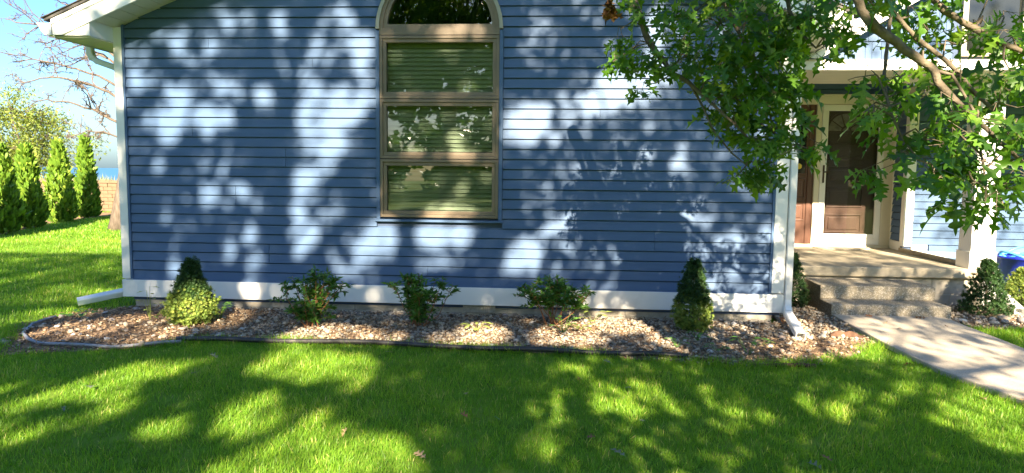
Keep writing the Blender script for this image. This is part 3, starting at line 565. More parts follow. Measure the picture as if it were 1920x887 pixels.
# sloping soffit boards under the rake
for side in (0, 1):
    x = -4.70
    while x < RIDGE:
        a, b2 = x + 0.004, min(x + 0.130, RIDGE)
        if b2 - a > 0.02:
            pts = [(a, gable(a) - 0.001 + 0.0), (b2, gable(b2) - 0.001), (b2, gable(b2) + 0.014), (a, gable(a) + 0.014)]
            if side: pts = [(2 * RIDGE - px, pz) for px, pz in reversed(pts)]
            Geo().prism_y(pts, YF + 0.0105, 0.011).build('soffit_panel', M['soffit'], house)
        x += 0.134
# eave return box, eave soffit, fascia and gutter
for side in (0, 1):
    fx_ = (lambda v: v) if side == 0 else (lambda v: 2 * RIDGE - v)
    def bx(g, x0, x1, *r):
        a, b2 = fx_(x0), fx_(x1)
        return g.box(min(a, b2), max(a, b2), *r)
    g = Geo()
    pts = [(-4.99, 2.772), (-4.714, 2.772), (-4.714, gable(-4.70) + 0.012), (-4.99, 2.800)]
    if side: pts = [(2 * RIDGE - px, pz) for px, pz in reversed(pts)]
    g.prism_y(pts, YF + 0.0008, 0.05)
    g.build('eave_return', M['white'], house)
    y = YF + 0.02
    while y < 8.4:
        bx(Geo(), -5.085, -4.715, y + 0.004, y + 0.118, 2.758, 2.770).build('eave_soffit_board', M['soffit'], house) if y < 1.6 else None
        y += 0.122
    bx(Geo(), -5.085, -4.715, 1.6, 8.8, 2.759, 2.769).build('eave_soffit', M['soffit'], house)
    bx(Geo(), -5.10, -5.088, YF + 0.011, 8.8, 2.75, 2.90).build('eave_fascia', M['white'], house)
    prof = [(-5.102, 2.775), (-5.165, 2.775), (-5.205, 2.815), (-5.225, 2.86), (-5.245, 2.885), (-5.245, 2.893), (-5.236, 2.893), (-5.215, 2.858), (-5.196, 2.818), (-5.160, 2.781), (-5.110, 2.781), (-5.110, 2.893), (-5.102, 2.893)]
    prof = [(fx_(px), pz) for px, pz in prof]
    if side == 0: prof = prof[::-1]
    gut = Geo().prism_y(prof, YF - 0.02, 8.85)
    cap = [(-5.104, 2.779), (-5.164, 2.779), (-5.20, 2.818), (-5.238, 2.889), (-5.104, 2.889)]
    cap = [(fx_(px), pz) for px, pz in cap]
    if side == 0: cap = cap[::-1]
    gut.prism_y(cap, YF - 0.018, YF - 0.010)
    gut.build('gutter', M['white_metal'], house)

def rect_pipe(pts, w, d, name, parent, open_end=True, m=None):
    """hollow rectangular downspout swept along pts"""
    g = Geo()
    pts = [np.array(p, float) for p in pts]
    rings = []
    for i, p in enumerate(pts):
        t = pts[min(i + 1, len(pts) - 1)] - pts[max(i - 1, 0)]
        t /= np.linalg.norm(t)
        ref = np.array([1.0, 0, 0]) if abs(t[0]) < 0.8 else np.array([0, 1.0, 0])
        e1 = ref - t * (ref @ t); e1 /= np.linalg.norm(e1)
        e2 = np.cross(t, e1)
        r = 0.25
        prof = [(1, r), (r, 1), (-r, 1), (-1, r), (-1, -r), (-r, -1), (r, -1), (1, -r)]
        prof = [(1, 0.7), (0.8, 1), (-0.8, 1), (-1, 0.7), (-1, -0.7), (-0.8, -1), (0.8, -1), (1, -0.7)]
        rings.append([p + e1 * a * w / 2 + e2 * b2 * d / 2 for a, b2 in prof])
    n = 8
    vs = [v for r in rings for v in r]
    fs = []
    for i in range(len(rings) - 1):
        for k in range(n):
            fs.append((i * n + k, i * n + (k + 1) % n, (i + 1) * n + (k + 1) % n, (i + 1) * n + k))
    base = len(vs)
    last = rings[-1]
    c = sum(last) / n
    tdir = pts[-1] - pts[-2]; tdir /= np.linalg.norm(tdir)
    inner = [c + (v - c) * 0.86 for v in last]
    deep = [v - tdir * 0.12 for v in inner]
    vs += inner + deep
    L0 = (len(rings) - 1) * n
    for k in range(n):
        k2 = (k + 1) % n
        fs.append((L0 + k, L0 + k2, base + k2, base + k))
        fs.append((base + k, base + k2, base + n + k2, base + n + k))
    fs.append(tuple(base + n + k for k in range(n)))
    g.add(vs, fs)
    return g.build(name, m or M['white_metal'], parent)

dsp = rect_pipe([(-5.15, 0.22, 2.79), (-5.15, 0.22, 2.70), (-5.13, 0.22, 2.655), (-5.07, 0.22, 2.615), (-4.86, 0.20, 2.545), (-4.79, 0.2, 2.50), (-4.775, 0.2, 2.42), (-4.775, 0.2, 1.3), (-4.775, 0.2, 0.20), (-4.80, 0.17, 0.125)], 0.075, 0.06, 'downspout', house)
rect_pipe([(-4.77, 0.2, 0.14), (-4.83, 0.155, 0.098), (-5.18, -0.12, 0.03)], 0.10, 0.07, 'outlet', dsp)
dsp2 = rect_pipe([(2.265, -0.01, 2.70), (2.265, -0.01, 1.5), (2.265, -0.01, 0.22), (2.262, -0.03, 0.15), (2.258, -0.07, 0.10)], 0.07, 0.085, 'downspout', house)
rect_pipe([(2.262, -0.025, 0.135), (2.255, -0.09, 0.088), (2.17, -0.74, 0.012)], 0.085, 0.072, 'outlet', dsp2)
sp = Geo().tube([(-4.70, 0.3, 0.545), (-4.80, 0.3, 0.545), (-4.84, 0.3, 0.53)], 0.016, 8).build('spigot', M['white_metal'], house)
g = Geo().tube([(-4.825, 0.27, 0.53), (-4.825, 0.33, 0.53)], 0.04, 10)
g.build('spigot_handle', M['rust'], sp)

# ------------------------------------------------------------------ tall arched window
def ring_prism(g, x0, x1, z0, z1, w, y0, y1):
    g.box(x0, x1, y0, y1, z0, z0 + w)
    g.box(x0, x1, y0, y1, z1 - w, z1)
    g.box(x0, x0 + w, y0 + 0.0006, y1, z0 + w, z1 - w)
    g.box(x1 - w, x1, y0 + 0.0006, y1, z0 + w, z1 - w)
    return g
def arch_band(g, cx, cz, r0, r1, y0, y1, n=28):
    ts = np.linspace(0, math.pi, n + 1)
    for i in range(n):
        a, b2 = ts[i], ts[i + 1]
        g.prism_y([(cx + r1 * math.cos(a), cz + r1 * math.sin(a)), (cx + r1 * math.cos(b2), cz + r1 * math.sin(b2)),
                   (cx + r0 * math.cos(b2), cz + r0 * math.sin(b2)), (cx + r0 * math.cos(a), cz + r0 * math.sin(a))], y0, y1)
    return g
# blue channel round the straight part
g = Geo().box(WX0 + 0.002, WX0 + 0.040, -0.034, 0.02, WZ0 + 0.012, ACZ - 0.012)
g.box(WX1 - 0.040, WX1 - 0.002, -0.034, 0.02, WZ0 + 0.012, ACZ - 0.012)
g.box(WX0 - 0.012, WX1 + 0.012, -0.040, 0.02, WZ0 - 0.012, WZ0 + 0.0115)
g.build('siding_channel', M['siding'], house, bevel=0.002)
FX0, FX1 = WX0 + 0.042, WX1 - 0.042
for wi, (za, zb, pa, pb) in enumerate([(0.990, 1.588, 1.055, 1.540), (1.594, 2.196, 1.672, 2.152), (2.202, 2.832, 2.290, 2.782)]):
    wnd = ring_prism(Geo(), FX0, FX1, za, zb, 0.030, -0.030, 0.06).build('window', M['bronze'], house, bevel=0.003)
    sash = ring_prism(Geo(), FX0 + 0.031, FX1 - 0.031, za + 0.031, zb - 0.031, 0.036, -0.018, 0.045).build('sash', M['bronze'], wnd, bevel=0.003)
    gx0, gx1 = FX0 + 0.060, FX1 - 0.060
    Geo().add([(gx0, 0.012, za + 0.06), (gx1, 0.012, za + 0.06), (gx1, 0.012, zb - 0.06), (gx0, 0.012, zb - 0.06)], [(0, 1, 2, 3)]).build('pane', M['glass'], wnd)
    z = za + 0.055
    tl = R(62)
    while z < zb - 0.03:
        g = Geo()
        n = 4
        vs = []
        for xx in (gx0 - 0.012, gx1 + 0.012):
            for i in range(n + 1):
                s = -0.026 + 0.052 * i / n
                bow = 0.003 * (1 - (2 * i / n - 1) ** 2)
                vs.append((xx, 0.085 + s * math.cos(tl) - bow * math.sin(tl), z + s * math.sin(tl) + bow * math.cos(tl) + random.uniform(-0.0008, 0.0008)))
        g.add(vs, [(i, i + 1, i + n + 2, i + n + 1) for i in range(n)])
        g.build('blind_slat', M['blind'], wnd, smooth=True)
        z += 0.0445
# blind cords
# arched unit
awn = arch_band(Geo(), ACX, ACZ + 0.012, 0.575, 0.612, -0.030, 0.06)
awn.box(FX0, FX1, -0.031, 0.06, 2.838, ACZ + 0.011)
awn = awn.build('arched_window', M['bronze'], house)
arch_band(Geo(), ACX, ACZ + 0.002, 0.613, 0.648, -0.046, 0.02).build('arch_trim', M['bronze_pale'], awn)
asash = arch_band(Geo(), ACX, ACZ + 0.0122, 0.535, 0.574, -0.018, 0.045)
asash.box(ACX - 0.574, ACX + 0.574, -0.0185, 0.045, ACZ + 0.0125, ACZ + 0.05)
asash.build('sash', M['bronze'], awn)
arcg = [(ACX + 0.55 * math.cos(t), ACZ + 0.02 + 0.54 * math.sin(t)) for t in np.linspace(0, math.pi, 25)]
Geo().add([(x, 0.012, z) for x, z in arcg], [tuple(range(len(arcg)))]).build('pane', M['glass'], awn)
# dim room behind the glass
g = Geo()
g.box(-3.4, 0.6, 3.2, 3.25, 0.3, 3.6); g.box(-3.45, -3.4, 0.141, 3.2, 0.3, 3.6); g.box(0.6, 0.65, 0.141, 3.2, 0.3, 3.6)
g.box(-3.4, 0.6, 0.141, 3.2, 0.25, 0.3); g.box(-3.4, 0.6, 0.141, 3.2, 3.6, 3.65)
g.build('room', M['room'], house)

# ------------------------------------------------------------------ porch
SLZ = 0.408
SX0, SX1, SY0 = 2.24, 4.99, 1.22
slab = Geo().box(SX0, SX1, SY0, 3.56, SLZ - 0.115, SLZ).build('porch_slab', M['slab'], house, bevel=0.012)
pf = Geo().box(SX0 + 0.02, SX1 - 0.03, SY0 + 0.064, 3.5, -0.4, SLZ - 0.116).build('porch_foundation', M['mortar'], house)
for za, zb, off in [(0.10, 0.285, 2.28), (-0.10, 0.09, 2.08), (-0.30, -0.11, 2.28)]:
    x = off
    while x < SX1 - 0.04:
        a, b2 = max(x + 0.005, SX0 + 0.015), min(x + 0.4014, SX1 - 0.026)
        if b2 - a > 0.03:
            Geo().box(a, b2, SY0 + 0.056, SY0 + 0.064, za, zb).build('concrete_block', M['block'], pf, bevel=0.003)
        x += 0.4064
Geo().box(4.745, 4.80, 1.50, 3.06, SLZ + 0.001, SLZ + 0.055).build('curb', M['slab'], house, bevel=0.006)
steps = thing('concrete_steps', 'two exposed aggregate concrete steps leading up to the porch', 'steps', (3.47, 0.8, 0.0))
Geo().box(2.86, 4.085, 0.735, SY0 + 0.054, 0.1085, 0.258).build('step', M['aggregate'], steps, bevel=0.010)
Geo().box(2.86, 4.085, 0.405, SY0 + 0.054, -0.10, 0.108).build('step', M['aggregate'], steps, bevel=0.010)

DY = 3.55
dw = Geo().box(2.21, 4.84, DY + 0.05, DY + 0.2, SLZ, 2.95).build('door_wall', M['siding_dark'], house)
for k in range(5):
    plank('siding_plank', 2.24, 4.80, 2.24, 4.80, 2.632 + k * CC, dw, tf=lambda u, o, zz: (u, DY + 0.037 - o, zz))
# door surround
fr = Geo()
fr.box(3.24, 4.826, DY - 0.045, DY + 0.049, 2.505, 2.628)
fr.box(3.24, 4.826, DY - 0.062, DY + 0.049, 2.6285, 2.652)
fr.box(3.69, 3.768, DY - 0.044, DY + 0.049, SLZ + 0.04, 2.504)
fr.box(4.672, 4.826, DY - 0.044, DY + 0.049, SLZ + 0.04, 2.504)
fr.box(3.24, 3.30, DY - 0.044, DY + 0.049, SLZ + 0.04, 2.504)
fr.box(3.24, 4.826, DY - 0.06, DY + 0.049, SLZ, SLZ + 0.039)
fr.build('door_frame', M['bounce_trim'], house, bevel=0.004)
# front door (brown, behind the storm door)
door = Geo().box(3.80, 4.64, DY + 0.02, DY + 0.048, SLZ + 0.06, 2.47).build('front_door', M['door_brown'], house)
for za, zb in [(0.62, 0.90), (1.00, 1.29), (1.36, 1.60), (1.70, 1.96)]:
    pn = Geo()
    x0, x1 = 3.895, 4.42
    ring_prism(pn, x0, x1, za, zb, 0.018, DY + 0.004, DY + 0.0195)
    pn.prism_y([(x0 + 0.05, za + 0.05), (x1 - 0.05, za + 0.05), (x1 - 0.05, zb - 0.05), (x0 + 0.05, zb - 0.05)], DY + 0.008, DY + 0.0195)
    pn.build('door_panel', M['door_brown'], door, bevel=0.006)
fan = Geo()
fc = (4.135, 2.125)
ap = [(fc[0] + 0.26 * math.cos(t), fc[1] + 0.25 * math.sin(t)) for t in np.linspace(0, math.pi, 21)]
fan.prism_y(ap, DY + 0.012, DY + 0.0195)
fan.build('fanlight', M['fan_glass'], door)
mt = arch_band(Geo(), fc[0], fc[1], 0.255, 0.285, DY + 0.002, DY + 0.0192)
mt.box(fc[0] - 0.285, fc[0] + 0.285, DY + 0.002, DY + 0.0192, fc[1] - 0.03, fc[1] - 0.0005)
arch_band(mt, fc[0], fc[1], 0.05, 0.075, DY + 0.004, DY + 0.0115)
for t in (36, 72, 108, 144):
    c, s = math.cos(R(t)), math.sin(R(t))
    nx, nz = -s * 0.007, c * 0.007
    mt.prism_y([(fc[0] + 0.07 * c - nx, fc[1] + 0.07 * s - nz), (fc[0] + 0.255 * c - nx, fc[1] + 0.25 * s - nz), (fc[0] + 0.255 * c + nx, fc[1] + 0.25 * s + nz), (fc[0] + 0.07 * c + nx, fc[1] + 0.07 * s + nz)], DY + 0.003, DY + 0.0116)
mt.build('fanlight_muntin', M['door_brown'], door)
sd = ring_prism(Geo(), 3.772, 4.668, SLZ + 0.045, 2.50, 0.088, DY - 0.050, DY - 0.016)
sd.box(3.86, 4.58, DY - 0.049, DY - 0.017, SLZ + 0.133, SLZ + 0.20)
sd = sd.build('storm_door', M['white'], house, bevel=0.005)
Geo().add([(3.861, DY - 0.03, SLZ + 0.20), (4.579, DY - 0.03, SLZ + 0.20), (4.579, DY - 0.03, 2.411), (3.861, DY - 0.03, 2.411)], [(0, 1, 2, 3)]).build('pane', M['storm_glass'], sd)
hd = Geo().box(3.808, 3.832, DY - 0.060, DY - 0.0505, 1.36, 1.62)
hd.tube([(3.82, DY - 0.06, 1.52), (3.82, DY - 0.09, 1.52), (3.90, DY - 0.095, 1.525)], 0.010, 6)
hd.build('handle', M['handle'], sd)
# sidelight
sl = Geo().box(3.302, 3.688, DY - 0.012, DY + 0.03, SLZ + 0.04, 2.503).build('sidelight', M['door_red'], house)
Geo().box(3.60, 3.66, DY - 0.030, DY - 0.0122, SLZ + 0.041, 2.502).build('stile', M['door_red'], sl, bevel=0.005)
g = Geo()
g.prism_y([(3.335, 1.50), (3.565, 1.50), (3.565, 2.20)] + [(3.45 + 0.115 * math.cos(t), 2.26 + 0.115 * math.sin(t)) for t in np.linspace(0, math.pi, 13)] + [(3.335, 2.20)], DY - 0.016, DY - 0.0122)
g.build('pane', M['dark_glass'], sl)
g = arch_band(Geo(), 3.45, 2.26, 0.116, 0.140, DY - 0.028, DY - 0.0124, 14)
g.box(3.310, 3.334, DY - 0.028, DY - 0.0124, 1.48, 2.26); g.box(3.566, 3.590, DY - 0.028, DY - 0.0124, 1.48, 2.26); g.box(3.3345, 3.5655, DY - 0.028, DY - 0.0124, 1.476, 1.499)
g.build('pane_moulding', M['door_red'], sl, bevel=0.004)
for za, zb in ((1.12, 1.42), (0.79, 1.075)):
    g = ring_prism(Geo(), 3.325, 3.58, za, zb, 0.02, DY - 0.026, DY - 0.0124)
    g.box(3.375, 3.53, DY - 0.024, DY - 0.0124, za + 0.05, zb - 0.05)
    g.build('raised_panel', M['door_red'], sl, bevel=0.006)
g = Geo().tube([(3.475, DY - 0.0165, 1.60), (3.475, DY - 0.019, 1.60)], 0.042, 16)
g.build('sticker', M['yellow'], sl)
# narrow return wall with siding facing the door
nw = Geo().box(4.845, 4.95, 3.16, DY + 0.05, SLZ, 2.95).build('return_wall', M['siding_dark'], house)
for k in range(22):
    plank('siding_plank', 3.20, 3.475, 3.20, 3.475, SLZ + 0.14 + k * CC, nw, tf=lambda u, o, zz: (4.832 - o, u, zz))
g = Geo().box(4.815, 4.844, 3.476, 3.52, SLZ + 0.13, 2.7)
g.box(4.815, 4.844, 3.165, 3.199, SLZ + 0.13, 2.7)
g.box(4.812, 4.844, 3.165, 3.52, SLZ + 0.001, SLZ + 0.128)
g.build('return_trim', M['white'], house, bevel=0.003)
# right wall
RY = 3.10
rw = Geo().box(4.815, 9.5, RY, RY + 0.06, -0.2, 4.2).build('right_wall', M['siding_dark'], house)
def rplank(x0, x1, z):
    plank('siding_plank', x0, x1, x0, x1, z, rw, tf=lambda u, o, zz: (u, RY - 0.013 - o, zz))
zr0 = 0.205
for k in range(27):
    z = zr0 + k * CC
    x0 = 4.93
    if z < 0.30: x0 = 5.56
    elif z < 0.40: x0 = 5.17
    elif z < 0.50: x0 = 5.17
    rplank(x0, 9.4, z)
Geo().box(4.80, 4.925, RY - 0.036, RY + 0.05, SLZ + 0.07, 2.9).build('corner_board', M['white'], house, bevel=0.004)
Geo().box(4.926, 5.14, RY - 0.03, RY - 0.0005, 0.30, 0.520).build('stepped_trim', M['white'], house)
Geo().box(5.141, 5.53, RY - 0.029, RY - 0.0005, 0.10, 0.415).build('stepped_trim', M['white'], house)
Geo().box(5.531, 9.4, RY - 0.028, RY - 0.0005, -0.1, 0.203).build('stepped_trim', M['white'], house)
# post
post = Geo().box(4.715, 4.985, SY0 + 0.04, SY0 + 0.30, SLZ + 0.002, 2.584).build('porch_post', M['white'], house, bevel=0.006)
g = Geo().box(4.700, 5.0, SY0 + 0.025, SY0 + 0.0395, SLZ + 0.002, SLZ + 0.20)
g.box(4.700, 4.7145, SY0 + 0.0397, SY0 + 0.31, SLZ + 0.002, SLZ + 0.20)
g.build('plinth', M['white'], post, bevel=0.003)
g = Geo().box(4.735, 4.93, SY0 + 0.032, SY0 + 0.0394, SLZ + 0.26, 2.5)
g.build('post_panel', M['white'], post, bevel=0.003)
Geo().box(4.88, 5.05, SY0 + 0.05, SY0 + 0.2, -0.1, SLZ - 0.001).build('lit_foundation_end', M['white'], house)  # white box standing in for the sunlit end of slab and foundation
# beam over the porch: white front board, underside tinted for floor bounce
BY = 0.66
Geo().box(2.24, 8.2, BY - 0.02, BY, 2.586, 2.680).build('porch_fascia', M['white'], house, bevel=0.004)
Geo().box(2.24, 8.2, BY + 0.001, 1.80, 2.588, 2.70).build('porch_beam', M['bounce_trim'], house)
Geo().box(4.72, 5.02, 1.801, 3.06, 2.589, 2.70).build('porch_beam', M['bounce_trim'], house)
Geo().box(2.21, 4.719, 1.801, 3.6, 2.86, 2.90).build('porch_ceiling', M['soffit'], house)
Geo().box(5.021, 9.4, 1.801, 3.06, 2.7, 2.74).build('porch_ceiling', M['soffit'], house)
# shake gable over the porch
gw = Geo().box(2.24, 8.2, BY + 0.10, BY + 0.2, 2.701, 4.6).build('porch_gable', M['siding_dark'], house)
for row in range(6):
    z = 2.705 + row * 0.20
    x = 2.26 + random.uniform(0, 0.08)
    while x < 6.3 and row < 5:
        w = random.choice((0.07, 0.10, 0.13, 0.085))
        if not (4.12 < x + w and x < 4.83 and z > 2.70):
            g = Geo().add([(x, BY + 0.078 - row * 0.0, z), (x + w - 0.004, BY + 0.078, z), (x + w - 0.004, BY + 0.095, z + 0.205), (x, BY + 0.095, z + 0.205),
                           (x, BY + 0.0995, z), (x + w - 0.004, BY + 0.0995, z), (x + w - 0.004, BY + 0.0995, z + 0.205), (x, BY + 0.0995, z + 0.205)],
                          [(0, 1, 2, 3), (4, 7, 6, 5), (0, 4, 5, 1), (1, 5, 6, 2), (3, 2, 6, 7), (0, 3, 7, 4)])
            g.build('shake', M['siding'], gw)
        x += w
uw = ring_prism(Geo(), 4.16, 4.82, 2.74, 3.5, 0.055, BY + 0.05, BY + 0.0992).build('upper_window', M['bronze_pale'], house)
Geo().add([(4.2, BY + 0.09, 2.78), (4.78, BY + 0.09, 2.78), (4.78, BY + 0.09, 3.46), (4.2, BY + 0.09, 3.46)], [(0, 1, 2, 3)]).build('pane', M['dark_glass'], uw)
g = Geo()
for k in range(8):
    pass
rk = [(2.55, 2.70), (2.68, 2.70), (4.25, 3.66), (4.25, 3.755)]
Geo().prism_y(rk, BY - 0.10, BY - 0.07).build('porch_rake', M['white'], house, bevel=0.003)
rk2 = [(2.50, 2.701), (2.551, 2.701), (4.25, 3.758), (4.25, 3.79)]
Geo().prism_y(rk2, BY - 0.12, BY + 0.09).build('porch_soffit', M['soffit'], house)

# door mat, tub, hose
g = Geo()
pts = [(4.08 + 0.40 * math.cos(t), 3.40 - 0.30 * abs(math.sin(t)) ** 0.8) for t in np.linspace(math.pi, 2 * math.pi, 21)]
g.prism_z(pts, SLZ + 0.001, SLZ + 0.014)
tag(g.build('door_mat', M['mat_grey']), 'half round tan door mat lying before the storm door', 'mat')
tub = thing('plastic_tub', 'bright blue plastic tub standing beside the white porch post', 'tub', (6.10, 2.55, 0.0))
g = Geo()
n = 28
prof = [(0.235, -0.02), (0.24, 0.0), (0.285, 0.40), (0.305, 0.40), (0.305, 0.43), (0.275, 0.43), (0.232, 0.03), (0.0, 0.03)]
vs = []; fs = []
for r_, z_ in prof:
    for k in range(n):
        a = 2 * math.pi * k / n
        vs.append((6.10 + r_ * math.cos(a), 2.55 + r_ * math.sin(a), z_))
for i in range(len(prof) - 1):
    for k in range(n):
        fs.append((i * n + k, i * n + (k + 1) % n, (i + 1) * n + (k + 1) % n, (i + 1) * n + k))
g.add(vs, fs).build('tub_shell', M['tub'], tub, smooth=True)
g = Geo()
for q in range(4):
    ph = q * 1.7
    pts = []
    for i in range(25):
        a = i / 24 * math.pi
        pts.append((6.10 + 0.25 * math.cos(a + ph) * (1 - 0.05 * q), 2.55 + 0.24 * math.sin(a * 1.0 + ph), 0.33 + 0.035 * q + 0.12 * math.sin(a)))
    g.tube(pts, 0.017, 8)
tag(g.build('garden_hose', M['hose'], smooth=True), 'light blue garden hose coiled in the blue tub', 'hose')

# ------------------------------------------------------------------ ground, water
def slab_grid(name, x0, x1, y0, y1, z, m, nx=1, ny=1, kind='structure'):
    g = Geo()
    g.add([(x0, y0, z), (x1, y0, z), (x1, y1, z), (x0, y1, z)], [(0, 1, 2, 3)])
    o = g.build(name, m)
    o['kind'] = kind
    return o
slab_grid('lawn', -90, 110, -90, 17.0, GZ, M['lawn'])
slab_grid('beach', -90, 110, 17.0, 30.0, -0.9, M['sand'])
slab_grid('lake', -4000, 4000, 26.0, 6000, -1.6, M['water'])
BED = [(-4.60, 0.06)] + [(-4.75, -0.10), (-5.02, -0.35)] + bed_front + [(2.87, 0.42), (2.87, 1.25), (2.25, 1.25), (2.22, 0.06)]
g = Geo().add([(x, y, GZ + 0.006) for x, y in BED], [tuple(range(len(BED)))])
bed = g.build('planting_bed', M['soil']); bed['kind'] = 'structure'
BED2 = [(4.02, 0.40), (4.02, 0.10), (4.35, -0.02), (4.80, 0.18), (5.4, 0.42), (5.9, 0.8), (5.9, 2.2), (4.96, 2.2), (4.96, 1.26), (4.09, 1.26), (4.09, 0.40)]
g = Geo().add([(x, y, GZ + 0.006) for x, y in BED2], [tuple(range(len(BED2)))])
bed2 = g.build('planting_bed', M['soil']); bed2['kind'] = 'structure'
WALK = [(2.87, 0.404), (2.86, -0.9), (2.90, -1.7), (3.08, -2.4), (3.35, -3.4), (3.6, -5.0), (3.8, -9.0), (4.95, -9.0), (4.75, -5.0), (4.45, -3.2), (4.15, -1.9), (4.0, -0.9), (4.02, 0.404)]
g = Geo().prism_z(WALK[::-1] if False else list(reversed(WALK)), -0.10, 0.0)
wk = g.build('walkway', M['walk'], bevel=0.01); wk['kind'] = 'structure'
ARBBED = [(-11.2, 5.0), (-11.9, 6.3), (-12.5, 7.7), (-13.2, 9.4), (-14.0, 11.2), (-14.0, 13.0), (-13.6, 15.2), (-17.0, 15.2), (-15.5, 11.0), (-14.4, 8.6), (-13.2, 5.6)]
g = Geo().add([(x, y, GZ + 0.006) for x, y in ARBBED], [tuple(range(len(ARBBED)))])
ab = g.build('planting_bed', M['sand']); ab['kind'] = 'structure'
# distant boat
bt = thing('boat', 'small white boat low on the lake near the horizon', 'boat', (-395, 620, -1.6))
g = Geo().add([(-401, 620, -1.5), (-390, 620, -1.5), (-388, 620, 0.4), (-402, 620, 0.4), (-401, 623, -1.5), (-390, 623, -1.5), (-388, 623, 0.4), (-402, 623, 0.4)],
              [(0, 1, 2, 3), (4, 7, 6, 5), (0, 3, 7, 4), (1, 5, 6, 2), (3, 2, 6, 7)])
g.build('hull', M['white'], bt)
Geo().box(-398, -393, 620.5, 622.5, 0.4, 2.0).build('cabin', M['white'], bt)

# ------------------------------------------------------------------ grass
def grass_field(name, n, xr, yr, keep, hmin, hmax, wid, parent=None):
    x = RNG.uniform(*xr, n); y = RNG.uniform(*yr, n)
    k = keep(x, y)
    x, y = x[k], y[k]
    n = len(x)
    # clumpy length and colour
    cl = np.sin(x * 2.1 + 1.3 * np.sin(y * 1.7)) * np.sin(y * 2.6 + 1.1 * np.sin(x * 1.9)) + 0.6 * np.sin(x * 7.3 + y * 3.1) * np.sin(y * 6.1 - x * 2.7)
    tint = np.clip(0.40 + 0.17 * cl + RNG.normal(0, 0.18, n), 0, 0.86)
    dry = RNG.random(n) < 0.05 + 0.12 * (cl > 0.8)
    tint[dry] = RNG.uniform(0.9, 1.0, dry.sum())
    h = RNG.uniform(hmin, hmax, n) * (1 + 0.18 * cl)
    yaw = RNG.uniform(0, 2 * np.pi, n)
    lean = np.abs(RNG.normal(0.35, 0.3, n)) 
    d = np.stack([np.cos(yaw) * np.sin(lean), np.sin(yaw) * np.sin(lean), np.cos(lean)], 1)
    side = np.stack([-np.sin(yaw), np.cos(yaw), np.zeros(n)], 1)
    spin = RNG.uniform(0, np.pi, n)
    fwd = np.cross(side, d)
    side = side * np.cos(spin)[:, None] + fwd * np.sin(spin)[:, None]
    Rm = np.stack([side, np.cross(d, side), d], axis=2)
    tv = [(-0.5, 0, 0), (0.5, 0, 0), (-0.36, 0.10, 0.55), (0.36, 0.10, 0.55), (0.0, 0.32, 1.0)]
    tf = [(0, 1, 3), (0, 3, 2), (2, 3, 4)]
    Sc = np.stack([np.full(n, wid) * RNG.uniform(0.7, 1.3, n), h, h], 1)
    P = np.stack([x, y, np.full(n, GZ - 0.004)], 1)
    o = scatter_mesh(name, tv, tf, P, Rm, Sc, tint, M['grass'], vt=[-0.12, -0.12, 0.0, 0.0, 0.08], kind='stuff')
    return o
def keep_front(x, y):
    ok = ~inpoly(x, y, BED) & ~inpoly(x, y, WALK) & ~inpoly(x, y, BED2) & ~inpoly(x, y, ARBBED)
    ok &= ~((x > -4.74) & (x < 9.5) & (y > 0.0))
    # thin, worn spots
    bare = np.sin(x * 3.7 + 2 * np.sin(y * 2.9)) * np.sin(y * 4.3 + 2 * np.sin(x * 2.2))
    ok &= ~((bare > 0.80) & (RNG.random(len(x)) < 0.65))
    return ok
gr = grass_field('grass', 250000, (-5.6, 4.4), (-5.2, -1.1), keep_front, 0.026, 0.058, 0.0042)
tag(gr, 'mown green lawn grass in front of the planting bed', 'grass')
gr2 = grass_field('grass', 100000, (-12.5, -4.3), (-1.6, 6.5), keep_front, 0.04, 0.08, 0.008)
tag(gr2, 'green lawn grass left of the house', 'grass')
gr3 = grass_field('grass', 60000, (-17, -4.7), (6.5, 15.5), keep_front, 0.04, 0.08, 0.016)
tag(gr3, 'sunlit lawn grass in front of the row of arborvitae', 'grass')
def keep_right(x, y):
    return ~inpoly(x, y, WALK) & ~inpoly(x, y, BED2) & ~((x < 9.5) & (y > 1.2))
gr4 = grass_field('grass', 45000, (4.0, 7.0), (-3.2, 1.1), keep_right, 0.035, 0.07, 0.0055)
tag(gr4, 'patch of lawn grass right of the concrete walkway', 'grass')
# ragged grass fringe along the bed
fr_pts = []
fpl = bed_front
for i in range(len(fpl) - 1):
    a, b2 = np.array(fpl[i]), np.array(fpl[i + 1])
    m_ = int(np.linalg.norm(b2 - a) * 1500)
    t = RNG.random(m_)[:, None]
    fr_pts.append(a + (b2 - a) * t + RNG.normal(0, 0.05, (m_, 2)) + np.array([0.0, 0.01]))
fr_pts = np.concatenate(fr_pts)
n = len(fr_pts)
yaw = RNG.uniform(0, 6.28, n); lean = np.abs(RNG.normal(0.6, 0.35, n)); h = RNG.uniform(0.04, 0.095, n)
d = np.stack([np.cos(yaw) * np.sin(lean), np.sin(yaw) * np.sin(lean), np.cos(lean)], 1)
sd_ = np.cross(rand_unit(n), d); sd_ /= np.linalg.norm(sd_, axis=1, keepdims=True)
keep = 0.5 + 0.5 * np.sin(fr_pts[:, 0] * 5.1 + 2 * np.sin(fr_pts[:, 0] * 2.3)) > RNG.random(n) * 0.9
fo = scatter_mesh('grass', [(-0.5, 0, 0), (0.5, 0, 0), (-0.36, 0.10, 0.55), (0.36, 0.10, 0.55), (0.0, 0.32, 1.0)], [(0, 1, 3), (0, 3, 2), (2, 3, 4)],
                  np.stack([fr_pts[:, 0], fr_pts[:, 1], np.full(n, GZ)], 1)[keep], np.stack([sd_, np.cross(d, sd_), d], 2)[keep],
                  np.stack([np.full(n, 0.0045), h, h], 1)[keep], np.clip(RNG.normal(0.45, 0.2, n), 0, 1)[keep], M['grass'], kind='stuff')
tag(fo, 'ragged fringe of longer grass creeping over the bed edge', 'grass')

